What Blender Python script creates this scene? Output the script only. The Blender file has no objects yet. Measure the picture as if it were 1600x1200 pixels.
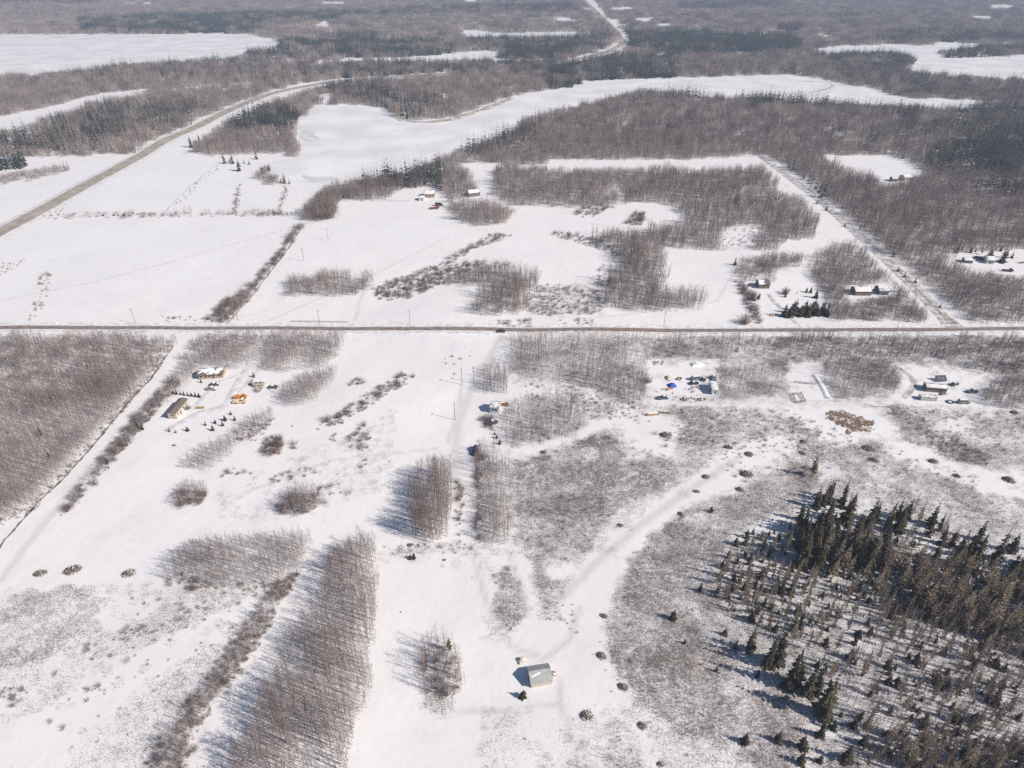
import bpy, math, random
import numpy as np

# ------------------------------------------------------------------ camera
CAM_H, FPX, PITCH = 180.0, 1060.0, math.radians(32.87)
scene = bpy.context.scene
col = scene.collection
cd = bpy.data.cameras.new('camera')
cd.sensor_width = 36.0
cd.lens = 36.0 * FPX / 1600.0
cd.clip_start = 1.0
cd.clip_end = 30000.0
cam = bpy.data.objects.new('camera', cd)
cam.location = (0, 0, CAM_H)
cam.rotation_euler = (math.radians(90) - PITCH, 0, 0)
col.objects.link(cam)
scene.camera = cam
# ------------------------------------------------------------------ sky, sun, exposure
SUN_EL, SHADOW_ANG = math.radians(37.0), math.radians(21.0)   # shadows run to the west and a little north
sun_vec = (math.cos(SHADOW_ANG) * math.cos(SUN_EL), -math.sin(SHADOW_ANG) * math.cos(SUN_EL), math.sin(SUN_EL))
world = bpy.data.worlds.new('World')
scene.world = world
world.use_nodes = True
wn = world.node_tree
sky = wn.nodes.new('ShaderNodeTexSky')
sky.sky_type = 'NISHITA'
sky.sun_disc = False
sky.sun_elevation = SUN_EL
sky.sun_rotation = math.radians(90) + SHADOW_ANG
sky.altitude = 700
sky.dust_density = .3
sky.ozone_density = 2.5
bg = wn.nodes['Background']
bg.inputs['Strength'].default_value = 0.075
wn.links.new(sky.outputs[0], bg.inputs['Color'])
sd = bpy.data.lights.new('sun', 'SUN')
sd.energy = 4.9
sd.angle = math.radians(0.53)
sd.color = (1.0, 0.925, 0.835)
sun = bpy.data.objects.new('sun', sd)
from mathutils import Vector, Matrix, Euler
sun.rotation_euler = Vector(sun_vec).to_track_quat('Z', 'Y').to_euler()
sun.location = (300, -200, 400)
col.objects.link(sun)
scene.view_settings.view_transform = 'Standard'
scene.view_settings.look = 'None'
scene.view_settings.gamma = 1.0
scene.view_settings.exposure = 0.15
scene.render.engine = 'CYCLES'
cy = scene.cycles
cy.max_bounces = 4
cy.diffuse_bounces = 2
cy.glossy_bounces = 1
cy.transmission_bounces = 2
cy.volume_bounces = 0
cy.use_denoising = False
cy.caustics_reflective = False
cy.caustics_refractive = False

# ------------------------------------------------------------------ survey helpers
CP, SP = math.cos(PITCH), math.sin(PITCH)


def G(x, y):
    """ground point (z = 0) seen at photograph pixel x, y"""
    a = (x - 800) / FPX
    b = (y - 600) / FPX
    t = CAM_H / (SP + b * CP)
    return a * t, (CP - b * SP) * t


def PX(X, Y, Z):
    """photograph pixel of a world point (arrays allowed)"""
    dz = Z - CAM_H
    depth = Y * CP - dz * SP
    up = Y * SP + dz * CP
    return 800 + FPX * X / depth, 600 - FPX * up / depth


def inpoly(px, py, poly):
    inside = np.zeros(px.shape, bool)
    n = len(poly)
    j = n - 1
    for i in range(n):
        xi, yi = poly[i]
        xj, yj = poly[j]
        c = ((yi > py) != (yj > py)) & (px < (xj - xi) * (py - yi) / (yj - yi + 1e-12) + xi)
        inside ^= c
        j = i
    return inside


_rt = np.random.RandomState(5)
_lat = _rt.rand(8, 256, 256)


def vnoise(x, y, s, seed=0):
    """smooth value noise 0..1, feature size s metres"""
    x = np.asarray(x, float) / s + 1000.37 * (seed + 1)
    y = np.asarray(y, float) / s + 531.11 * (seed + 1)
    xi = np.floor(x).astype(int)
    yi = np.floor(y).astype(int)
    fx = x - xi
    fy = y - yi
    fx = fx * fx * (3 - 2 * fx)
    fy = fy * fy * (3 - 2 * fy)
    L = _lat[seed % 8]
    a = L[xi % 256, yi % 256]
    b = L[(xi + 1) % 256, yi % 256]
    c = L[xi % 256, (yi + 1) % 256]
    d = L[(xi + 1) % 256, (yi + 1) % 256]
    return (a * (1 - fx) + b * fx) * (1 - fy) + (c * (1 - fx) + d * fx) * fy


def hz(x, y):
    """gentle relief of the snow-covered ground"""
    x = np.asarray(x, float)
    y = np.asarray(y, float)
    fade = np.clip((560 - np.hypot(x, y)) / 200, 0, 1)
    return fade * (1.5 * (vnoise(x, y, 62, 0) - .5) + .7 * (vnoise(x, y, 27, 1) - .5) + .22 * (vnoise(x, y, 9, 2) - .5))


def ground_at(px, py):
    """X, Y, Z of the ground at a pixel, relief included"""
    X, Y = G(px, py)
    for _ in range(3):
        z = float(hz(X, Y))
        k = (CAM_H - z) / CAM_H
        X0, Y0 = G(px, py)
        X, Y = X0 * k, Y0 * k
    return X, Y, float(hz(X, Y))


def height_from(px, by, ty):
    """height of an upright thing whose base is at row by and top at row ty"""
    X, Y, Z = ground_at(px, by)
    lo, hi = 0.2, 60.0
    for _ in range(40):
        m = (lo + hi) / 2
        if PX(X, Y, Z + m)[1] > ty:
            lo = m
        else:
            hi = m
    return X, Y, Z, lo


# ------------------------------------------------------------------ materials
MATS = {}


def mat(name, c1, c2=None, rough=.8, scale=0, per_object=False, metallic=0.0, bump=0.0, spec=.3):
    """procedural material: colour varies between c1 and c2 by noise or from one individual to the next"""
    if name in MATS:
        return MATS[name]
    m = bpy.data.materials.new(name)
    m.use_nodes = True
    nt = m.node_tree
    b = nt.nodes['Principled BSDF']
    b.inputs['Roughness'].default_value = rough
    b.inputs['Metallic'].default_value = metallic
    b.inputs['Specular IOR Level'].default_value = spec
    b.inputs['Base Color'].default_value = (*c1, 1)
    if c2:
        mix = nt.nodes.new('ShaderNodeMix')
        mix.data_type = 'RGBA'
        mix.inputs['A'].default_value = (*c1, 1)
        mix.inputs['B'].default_value = (*c2, 1)
        if per_object:
            oi = nt.nodes.new('ShaderNodeObjectInfo')
            nt.links.new(oi.outputs['Random'], mix.inputs['Factor'])
        else:
            tc = nt.nodes.new('ShaderNodeTexCoord')
            nz = nt.nodes.new('ShaderNodeTexNoise')
            nz.inputs['Scale'].default_value = scale or 2.0
            nz.inputs['Detail'].default_value = 5
            rp = nt.nodes.new('ShaderNodeMapRange')
            rp.inputs['From Min'].default_value = .38
            rp.inputs['From Max'].default_value = .62
            nt.links.new(tc.outputs['Object'], nz.inputs['Vector'])
            nt.links.new(nz.outputs['Fac'], rp.inputs['Value'])
            nt.links.new(rp.outputs['Result'], mix.inputs['Factor'])
            if bump:
                bp = nt.nodes.new('ShaderNodeBump')
                bp.inputs['Strength'].default_value = bump
                bp.inputs['Distance'].default_value = .05
                nt.links.new(nz.outputs['Fac'], bp.inputs['Height'])
                nt.links.new(bp.outputs['Normal'], b.inputs['Normal'])
        nt.links.new(mix.outputs['Result'], b.inputs['Base Color'])
    MATS[name] = m
    return m


def ground_material():
    m = bpy.data.materials.new('snowy_ground')
    m.use_nodes = True
    nt = m.node_tree
    N, L = nt.nodes, nt.links
    b = N['Principled BSDF']
    b.inputs['Roughness'].default_value = .75
    b.inputs['Specular IOR Level'].default_value = .2
    geo = N.new('ShaderNodeNewGeometry')

    def noise(s, det=4, rough=.55):
        n = N.new('ShaderNodeTexNoise')
        n.inputs['Scale'].default_value = s
        n.inputs['Detail'].default_value = det
        n.inputs['Roughness'].default_value = rough
        L.new(geo.outputs['Position'], n.inputs['Vector'])
        return n.outputs['Fac']

    def math_(op, a, c, clamp=False):
        n = N.new('ShaderNodeMath')
        n.operation = op
        n.use_clamp = clamp
        for i, v in enumerate((a, c)):
            if isinstance(v, (int, float)):
                n.inputs[i].default_value = v
            else:
                L.new(v, n.inputs[i])
        return n.outputs[0]

    def mix(f, a, c):
        n = N.new('ShaderNodeMix')
        n.data_type = 'RGBA'
        L.new(f, n.inputs['Factor'])
        for k, v in (('A', a), ('B', c)):
            if isinstance(v, tuple):
                n.inputs[k].default_value = (*v, 1)
            else:
                L.new(v, n.inputs[k])
        return n.outputs['Result']

    def attr(nm):
        n = N.new('ShaderNodeAttribute')
        n.attribute_name = nm
        return n.outputs['Fac']

    snow = mix(math_('MULTIPLY', noise(.02, 5), 1.0), (.745, .72, .72), (.885, .86, .855))
    # crusty, wind-packed patches
    crust = math_('MULTIPLY', math_('SUBTRACT', noise(.11, 6, .65), .52), 2.2, True)
    snow = mix(crust, snow, (.715, .695, .695))
    snow = mix(attr('trail'), snow, (.63, .60, .59))
    litshade = attr('litter_shade')
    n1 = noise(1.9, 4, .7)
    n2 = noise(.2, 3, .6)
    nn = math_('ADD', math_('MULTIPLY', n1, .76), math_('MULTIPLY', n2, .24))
    m1 = math_('MULTIPLY', math_('SUBTRACT', math_('ADD', nn, math_('MULTIPLY', litshade, .34)), .66), 6.5, True)
    litshade_col = mix(noise(.5, 2), (.22, .19, .18), (.40, .36, .345))
    base = mix(m1, snow, litshade_col)  # twig litter, plus shade painted into the snow under tree stands
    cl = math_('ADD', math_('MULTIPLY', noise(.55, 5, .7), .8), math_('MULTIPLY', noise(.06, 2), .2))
    m2 = math_('MULTIPLY', math_('SUBTRACT', math_('ADD', cl, math_('MULTIPLY', litshade, .22)), .70), 8.0, True)
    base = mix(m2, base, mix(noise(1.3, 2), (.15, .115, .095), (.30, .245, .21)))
    n3 = math_('ADD', math_('MULTIPLY', noise(.9, 4, .65), .7), math_('MULTIPLY', noise(.25, 2), .3))
    sm = math_('MULTIPLY', math_('SUBTRACT', math_('ADD', n3, math_('MULTIPLY', attr('soil'), .6)), .98), 9.0, True)
    base = mix(sm, base, mix(noise(.6, 3), (.11, .07, .045), (.25, .165, .105)))
    L.new(base, b.inputs['Base Color'])
    h = math_('ADD', math_('MULTIPLY', noise(.22, 5), 1.0), math_('MULTIPLY', noise(.7, 3), .10))
    bp = N.new('ShaderNodeBump')
    bp.inputs['Strength'].default_value = .30
    bp.inputs['Distance'].default_value = .55
    L.new(h, bp.inputs['Height'])
    L.new(bp.outputs['Normal'], b.inputs['Normal'])
    return m


SNOW = mat('roof_snow', (.80, .79, .80), (.87, .86, .865), .8, 1.5, bump=.3)

# ------------------------------------------------------------------ mesh builder


class MB:
    def __init__(self):
        self.v = []
        self.f = []
        self.m = []

    def add(self, vs, fs, mi=0):
        n = len(self.v)
        self.v += [tuple(p) for p in vs]
        self.f += [tuple(i + n for i in q) for q in fs]
        self.m += [mi] * len(fs)
        return self

    def box(self, c, s, rz=0, mi=0, taper=1.0):
        cx, cy, cz = c
        sx, sy, sz = s[0] / 2, s[1] / 2, s[2] / 2
        ca, sa = math.cos(rz), math.sin(rz)
        vs = []
        for z in (-1, 1):
            k = taper if z > 0 else 1
            for x, y in ((-1, -1), (1, -1), (1, 1), (-1, 1)):
                X, Y = x * sx * k, y * sy * k
                vs.append((cx + X * ca - Y * sa, cy + X * sa + Y * ca, cz + z * sz))
        return self.add(vs, [(3, 2, 1, 0), (4, 5, 6, 7), (0, 1, 5, 4), (1, 2, 6, 5), (2, 3, 7, 6), (3, 0, 4, 7)], mi)

    def sliver(self, p, q, w, mi=0, rnd=random):
        """thin tapering twig from p to q"""
        p, q = Vector(p), Vector(q)
        d = (q - p)
        s = d.cross(Vector((rnd.uniform(-1, 1), rnd.uniform(-1, 1), rnd.uniform(-1, 1))))
        if s.length < 1e-6:
            s = Vector((1, 0, 0))
        s = s.normalized() * (w / 2)
        return self.add([p + s, p - s, q], [(0, 1, 2)], mi)

    def tube(self, pts, rad, n=5, mi=0, cap=True):
        vs, fs = [], []
        for i, p in enumerate(pts):
            p = Vector(p)
            d = Vector(pts[min(i + 1, len(pts) - 1)]) - Vector(pts[max(i - 1, 0)])
            d.normalize()
            a = d.cross(Vector((0, 0, 1)) if abs(d.z) < .9 else Vector((1, 0, 0))).normalized()
            b = d.cross(a)
            for k in range(n):
                t = 2 * math.pi * k / n
                vs.append(p + (a * math.cos(t) + b * math.sin(t)) * rad[i])
        for i in range(len(pts) - 1):
            for k in range(n):
                k2 = (k + 1) % n
                fs.append((i * n + k, i * n + k2, (i + 1) * n + k2, (i + 1) * n + k))
        if cap:
            fs.append(tuple(range(n))[::-1])
            fs.append(tuple((len(pts) - 1) * n + k for k in range(n)))
        return self.add(vs, fs, mi)

    def prism(self, poly, axis_len, frame, mi=0):
        """2-D outline (u, w) extruded along an axis; frame(u, t, w) -> xyz"""
        n = len(poly)
        vs = [frame(u, 0, w) for u, w in poly] + [frame(u, axis_len, w) for u, w in poly]
        fs = [tuple(range(n)), tuple(range(2 * n - 1, n - 1, -1))]
        for i in range(n):
            j = (i + 1) % n
            fs.append((i + n, j + n, j, i)[::1])
        return self.add(vs, fs, mi)

    def mesh(self, name, *mats, smooth=False):
        me = bpy.data.meshes.new(name)
        me.from_pydata([tuple(p) for p in self.v], [], self.f)
        for m in mats:
            me.materials.append(m)
        if len(mats) > 1:
            me.polygons.foreach_set('material_index', self.m)
        if smooth:
            me.polygons.foreach_set('use_smooth', [True] * len(me.polygons))
        me.update()
        return me


def obj(name, mesh, parent=None, loc=None, rot=None, scale=None):
    o = bpy.data.objects.new(name, mesh)
    col.objects.link(o)
    if parent:
        o.parent = parent
    if loc is not None:
        o.location = loc
    if rot is not None:
        o.rotation_euler = rot
    if scale is not None:
        o.scale = scale
    return o


def tag(o, label=None, cat=None, group=None, kind=None):
    if label:
        o['label'] = label
    if cat:
        o['category'] = cat
    if group:
        o['group'] = group
    if kind:
        o['kind'] = kind
    return o


def thing(name, loc, rz=0, label=None, cat=None, group=None):
    o = obj(name, None, None, loc, (0, 0, rz))
    o.empty_display_size = .5
    return tag(o, label, cat, group)


def part(name, mb, m, parent, smooth=False):
    ms = m if isinstance(m, (list, tuple)) else (m,)
    return obj(name, mb.mesh(name, *ms, smooth=smooth), parent)

# ------------------------------------------------------------------ land cover, traced as visible outlines


def ext(poly):
    """carry outlines that touch the picture's edge on beyond it"""
    return [(-90 if x <= 0 else 1690 if x >= 1600 else x, 1290 if y >= 1200 else (-9 if y <= 0 else y)) for x, y in poly]


LAKE_NW = [(0, 54), (330, 53), (385, 53), (425, 61), (439, 67), (420, 73), (385, 81), (365, 90), (320, 92), (200, 100), (60, 116), (0, 121)]
LAKE_MID = [(485, 168), (520, 165), (560, 165), (590, 168), (610, 178), (635, 187), (665, 188), (700, 186), (730, 176), (760, 165), (800, 150), (850, 142), (890, 136), (910, 128), (960, 124), (1060, 122), (1200, 117), (1250, 118), (1300, 127), (1370, 140), (1410, 153), (1480, 156), (1560, 158), (1575, 161), (1500, 166), (1400, 166), (1300, 159), (1250, 156), (1200, 151), (1100, 150), (1040, 140), (990, 142), (940, 155), (900, 163), (860, 175), (820, 185), (815, 195), (790, 210), (740, 225), (705, 238), (680, 246), (655, 260), (640, 268), (600, 275), (560, 281), (520, 285), (480, 285), (440, 278), (420, 268), (430, 252), (465, 245), (470, 225), (458, 210), (470, 185)]
LAKE_NE = [(1258, 78), (1310, 71), (1380, 70), (1435, 71), (1490, 67), (1530, 68), (1540, 72), (1515, 77), (1470, 80), (1455, 86), (1480, 91), (1530, 89), (1600, 82), (1600, 128), (1540, 121), (1470, 116), (1430, 112), (1415, 106), (1428, 98), (1425, 88), (1395, 80), (1340, 81), (1290, 82)]
OPEN = [LAKE_NW, LAKE_MID, LAKE_NE,
    [(0, 195), (60, 172), (120, 155), (165, 145), (240, 138), (235, 143), (180, 152), (120, 165), (70, 185), (30, 200), (0, 212)],
    [(265, 139), (400, 128), (402, 130), (265, 143)], [(410, 94), (540, 94), (540, 97), (410, 96)],
    # highway corridor
    [(-95, 395), (0, 338), (110, 292), (205, 240), (260, 211), (310, 188), (370, 162), (415, 146), (470, 131), (520, 124), (600, 119), (710, 112), (712, 115), (600, 123), (530, 128), (475, 141), (420, 158), (365, 180), (340, 200), (300, 228), (215, 262), (130, 305), (0, 378), (-95, 430)],
    [(866, 100), (900, 89), (935, 80), (960, 72), (970, 60), (955, 42), (930, 22), (900, 0), (925, 0), (950, 25), (975, 47), (985, 62), (978, 74), (940, 88), (910, 96), (870, 101)],
    [(955, 12), (990, 11), (985, 15), (950, 16)], [(952, 30), (970, 30), (972, 40), (958, 42)],
    [(722, 50), (735, 47), (790, 52), (910, 49), (912, 54), (880, 57), (795, 58), (720, 56)], [(724, 30), (728, 30), (727, 48), (722, 48)],
    [(540, 91), (650, 89), (745, 79), (780, 81), (778, 91), (830, 94), (825, 96), (740, 93), (640, 95), (530, 96)],
    [(497, 34), (516, 33), (520, 43), (496, 42)], [(862, 27), (895, 28), (902, 34), (864, 33)],
    [(988, 28), (1020, 28), (1018, 33), (990, 33)], [(1020, 37), (1055, 37), (1050, 42), (1022, 40)],
    [(1200, 45), (1216, 44), (1214, 49), (1198, 49)], [(1160, 51), (1172, 52), (1166, 58)], [(1270, 55), (1305, 55), (1303, 58), (1270, 57)],
    [(1545, 8), (1590, 8), (1580, 13), (1545, 12)], [(1515, 25), (1555, 26), (1550, 31), (1516, 29)], [(190, 4), (240, 4), (240, 7), (190, 7)], [(500, 3), (545, 3), (540, 6), (500, 6)], [(725, 0), (750, 0), (748, 3), (722, 3)],
    [(500, 148), (520, 146), (520, 156), (500, 160)],
    # clearings in the middle distance
    [(858, 257), (900, 252), (1000, 250), (1036, 252), (1036, 261), (980, 263), (900, 263), (858, 263)],
    [(1072, 257), (1130, 250), (1192, 246), (1196, 253), (1180, 259), (1100, 263), (1075, 263)],
    [(722, 256), (750, 254), (772, 272), (767, 304), (752, 305), (746, 280)],
    [(1278, 243), (1400, 243), (1447, 267), (1425, 281), (1385, 286), (1330, 262)],
    [(1183, 247), (1200, 244), (1230, 262), (1265, 290), (1335, 350), (1405, 413), (1452, 458), (1508, 512), (1470, 512), (1412, 452), (1335, 376), (1275, 325), (1225, 283)],
    [(1205, 285), (1225, 290), (1242, 306), (1215, 301)],
    [(1122, 366), (1165, 353), (1193, 356), (1188, 374), (1150, 386), (1124, 380)],
    [(958, 292), (966, 290), (980, 316), (970, 319)],
    [(632, 296), (672, 292), (682, 298), (700, 306), (702, 316), (610, 316), (612, 305)],
    [(1478, 396), (1600, 386), (1600, 432), (1560, 428), (1500, 412)],
    [(1318, 446), (1392, 444), (1398, 464), (1325, 468)],
]
OPEN = [ext(p) for p in OPEN]

FAR = [(0, 0), (1600, 0), (1600, 395), (1470, 395), (1400, 402), (1380, 388), (1300, 318), (1195, 243), (1075, 250), (860, 250), (850, 258), (815, 258), (780, 255), (720, 256), (700, 270), (690, 285), (640, 285), (600, 300), (560, 312), (530, 313), (520, 343), (480, 345), (470, 332), (500, 300), (520, 284), (430, 268), (455, 246), (440, 240), (330, 243), (300, 237), (205, 240), (130, 243), (60, 246), (0, 243)]
# stand key, outline, trees per square metre relative to a full stand, height, gap scale
ASPEN = [
    ('far', FAR, 1.0, 12.0),
    ('f1', [(700, 305), (800, 318), (803, 330), (790, 350), (745, 355), (710, 345)], 1, 12),
    ('f1', [(520, 284), (640, 270), (720, 256), (730, 262), (752, 300), (705, 312), (600, 312), (530, 314), (522, 342), (480, 345), (472, 330), (500, 300)], .8, 11),
    ('f2', [(766, 278), (780, 255), (860, 262), (1035, 262), (1190, 258), (1232, 290), (1280, 340), (1272, 372), (1227, 375), (1212, 392), (1170, 391), (1100, 391), (1030, 386), (1013, 366), (1015, 350), (1075, 345), (1060, 326), (1020, 315), (975, 318), (940, 324), (910, 323), (800, 321), (770, 305)], 1, 11),
    ('f3', [(905, 362), (1000, 357), (1020, 362), (1033, 375), (1038, 450), (1100, 452), (1103, 468), (1090, 482), (1000, 487), (950, 480), (940, 440), (975, 400), (945, 382)], 1.1, 12),
    ('f4', [(700, 430), (740, 415), (800, 412), (840, 425), (838, 450), (826, 460), (822, 490), (760, 493), (735, 487), (737, 470), (770, 452), (700, 447)], 1, 11),
    ('f5', [(438, 458), (448, 432), (500, 425), (540, 422), (577, 428), (580, 450), (560, 462), (445, 463)], 1, 11),
    ('f6', [(325, 502), (345, 475), (370, 465), (395, 447), (387, 470), (350, 502)], 1, 8),
    ('f6', [(385, 455), (430, 400), (465, 350), (476, 350), (440, 400), (395, 458)], .5, 5),
    ('f7', [(1150, 408), (1200, 394), (1258, 394), (1262, 408), (1230, 426), (1160, 426)], .9, 9),
    ('f7', [(1148, 425), (1165, 412), (1182, 425), (1176, 440), (1152, 440)], 1, 6), ('f7', [(1190, 415), (1208, 400), (1216, 425), (1210, 440), (1195, 438)], 1, 8),
    ('f8', [(1265, 418), (1285, 385), (1330, 375), (1370, 400), (1395, 420), (1455, 480), (1450, 504), (1390, 502), (1300, 500), (1296, 455), (1275, 442)], 0.85, 8),
    ('f9', [(1380, 390), (1600, 395), (1600, 502), (1515, 505), (1455, 445)], 0.8, 9),
    ('hedge', [(105, 331), (180, 330), (300, 327), (470, 330), (468, 337), (105, 342)], .25, 5),
    ('hwyscrub', [(0, 288), (60, 262), (105, 255), (105, 268), (60, 280), (0, 298)], .7, 6), ('hwyscrub', [(30, 335), (100, 298), (200, 256), (210, 250), (212, 258), (110, 306), (40, 342)], .5, 5),
    ('f10', [(395, 275), (420, 255), (445, 265), (450, 288), (420, 290)], .8, 7),
    # south of the gravel road
    ('west wood', [(0, 524), (120, 518), (270, 518), (273, 540), (240, 587), (190, 642), (145, 692), (100, 742), (50, 795), (0, 855)], 1.0, 10.5),
    ('strip', [(300, 535), (325, 516), (412, 516), (398, 560), (376, 580), (340, 570), (312, 578), (297, 600), (272, 622), (250, 640), (232, 655), (205, 690), (170, 730), (120, 790), (95, 810), (110, 775), (155, 718), (215, 648), (270, 583)], 1.2, 7),
    ('strip east', [(415, 518), (545, 518), (530, 555), (500, 577), (440, 582), (398, 578), (405, 550)], 1, 9),
    ('yard grove', [(436, 606), (470, 580), (532, 570), (525, 595), (490, 630), (440, 638)], 1, 9),
    ('mid wood', [(790, 518), (1012, 518), (1012, 600), (1002, 637), (940, 612), (900, 600), (820, 592), (800, 570)], 0.62, 8.5),
    ('trail grove', [(755, 575), (775, 560), (796, 575), (792, 615), (756, 616)], 1, 10),
    ('cabin wood', [(815, 618), (850, 608), (900, 612), (912, 650), (900, 682), (850, 692), (800, 702), (780, 670), (783, 640)], 0.8, 9),
    ('trail row', [(745, 690), (780, 690), (802, 730), (797, 850), (750, 850), (744, 790), (741, 720)], .75, 9),
    ('oval grove', [(635, 745), (660, 720), (702, 713), (707, 760), (703, 840), (662, 852), (645, 838), (638, 790)], 1.05, 12),
    ('wedge grove', [(250, 880), (300, 840), (400, 830), (497, 830), (472, 880), (440, 912), (380, 922), (320, 918), (262, 908)], 1, 8),
    ('big grove', [(540, 833), (585, 835), (592, 900), (585, 1010), (582, 1080), (552, 1150), (540, 1200), (340, 1200), (360, 1160), (392, 1110), (422, 1060), (442, 1000), (472, 960), (503, 920), (510, 870)], 1.0, 11),
    ('cutline strip', [(470, 890), (445, 940), (412, 992), (375, 1050), (335, 1100), (305, 1140), (275, 1200), (200, 1200), (255, 1160), (305, 1090), (345, 1030), (385, 970), (435, 905)], 1.3, 7.5),
    ('island grove', [(655, 1000), (690, 985), (722, 1010), (727, 1075), (702, 1092), (668, 1085), (655, 1040)], 1.2, 9),
    ('round grove', [(262, 775), (290, 748), (327, 752), (322, 785), (290, 793), (268, 789)], 1.7, 5.5),
    ('round grove', [(428, 785), (460, 752), (497, 760), (507, 790), (480, 804), (440, 802)], 1.7, 6),
    ('yard edge', [(272, 720), (300, 700), (350, 680), (380, 655), (422, 636), (430, 660), (390, 682), (360, 712), (320, 737), (280, 732)], 1.1, 7.5),
    ('road wood', [(1010, 520), (1600, 520), (1600, 602), (1540, 582), (1480, 562), (1300, 562), (1230, 572), (1200, 562), (1010, 562)], 0.55, 8),
    ('junk wood', [(1120, 575), (1220, 562), (1232, 600), (1200, 626), (1120, 628)], 0.5, 6.5),
    ('pen wood', [(1285, 548), (1400, 560), (1412, 600), (1390, 622), (1310, 628), (1290, 600)], 0.55, 8),
    ('east wood', [(1540, 592), (1600, 580), (1600, 645), (1530, 632)], 0.8, 8),
    ('swamp edge', [(1330, 960), (1450, 930), (1600, 900), (1600, 1200), (1400, 1200), (1330, 1150), (1310, 1060)], .32, 9),
]
ASPEN = [(k, ext(p), d * 1.15, h * .82) for k, p, d, h in ASPEN]
# far conifer patches: outline, share of a full stand
CONIFER_FAR = [
    ([(20, 240), (0, 225), (60, 200), (150, 165), (200, 165), (280, 160), (330, 150), (290, 195), (200, 215), (150, 238)], .45),
    ([(350, 205), (375, 178), (440, 165), (470, 180), (455, 205), (380, 210)], .75),
    ([(0, 258), (35, 245), (45, 262), (10, 268)], .8),
    ([(120, 30), (300, 20), (540, 18), (540, 30), (400, 40), (430, 52), (200, 52), (130, 50)], .75),
    ([(370, 78), (440, 62), (540, 60), (545, 92), (400, 93)], .6), ([(0, 0), (160, 0), (160, 6), (0, 10)], .5),
    ([(40, 118), (200, 102), (420, 90), (540, 110), (430, 135), (250, 130), (60, 130)], .35),
    ([(500, 128), (600, 125), (640, 160), (690, 150), (720, 165), (640, 188), (600, 170), (560, 160), (510, 148)], .5),
    ([(530, 95), (720, 92), (900, 95), (900, 118), (700, 118), (530, 122)], .5),
    ([(530, 18), (720, 8), (900, 5), (905, 18), (700, 22), (530, 28)], .7), ([(530, 50), (600, 55), (720, 68), (700, 90), (530, 90)], .6),
    ([(720, 60), (960, 52), (940, 75), (860, 95), (780, 90)], .5), ([(780, 72), (900, 70), (890, 90), (780, 92)], .8),
    ([(860, 100), (940, 88), (1060, 85), (1060, 122), (910, 128), (880, 140), (855, 138)], .75),
    ([(975, 50), (1060, 48), (1240, 55), (1260, 75), (1200, 84), (1060, 86), (985, 76)], .85), ([(1060, 62), (1250, 66), (1225, 80), (1060, 88)], .9),
    ([(1060, 2), (1225, 2), (1220, 12), (1060, 16)], .6), ([(1165, 25), (1340, 22), (1340, 28), (1170, 30)], .4), ([(1220, 40), (1250, 38), (1250, 52), (1215, 48)], .8),
    ([(1400, 48), (1520, 50), (1600, 55), (1600, 66), (1430, 66), (1340, 62)], .5), ([(1455, 76), (1530, 72), (1600, 68), (1600, 80), (1525, 91), (1480, 92)], .8),
    ([(1265, 85), (1330, 78), (1425, 86), (1428, 105), (1380, 110), (1290, 95)], .6), ([(1190, 105), (1330, 100), (1420, 110), (1600, 130), (1600, 155), (1420, 150), (1310, 122)], .3),
    ([(1140, 154), (1230, 148), (1295, 154), (1290, 166), (1180, 170)], .75), ([(990, 148), (1060, 140), (1130, 150), (1060, 158)], .45), ([(1270, 158), (1400, 166), (1450, 175), (1430, 185), (1300, 172)], .4),
    ([(1410, 178), (1435, 175), (1432, 190), (1410, 188)], .8),
    ([(1490, 170), (1600, 155), (1600, 240), (1540, 225), (1480, 200)], .6), ([(1455, 235), (1500, 215), (1600, 225), (1600, 280), (1520, 275), (1450, 265), (1440, 250)], .85),
    ([(1495, 290), (1600, 275), (1600, 310), (1520, 308)], .6), ([(820, 178), (860, 172), (880, 178), (850, 205), (815, 212)], .15),
    ([(715, 235), (760, 215), (830, 195), (850, 215), (800, 235), (740, 245)], .4), ([(595, 275), (640, 262), (680, 255), (700, 262), (690, 298), (650, 295), (600, 292)], .9),
    ([(560, 282), (600, 275), (600, 295), (565, 295)], .4), ([(1375, 205), (1470, 195), (1490, 215), (1400, 222)], .15), ([(1200, 245), (1240, 262), (1300, 310), (1290, 315), (1225, 268)], .35),
    ([(1000, 190), (1500, 180), (1500, 230), (1000, 235)], .03), ([(880, 205), (1000, 190), (1000, 240), (890, 248)], .03),
]
CONIFER_FAR = [(ext(p), d) for p, d in CONIFER_FAR]
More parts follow.
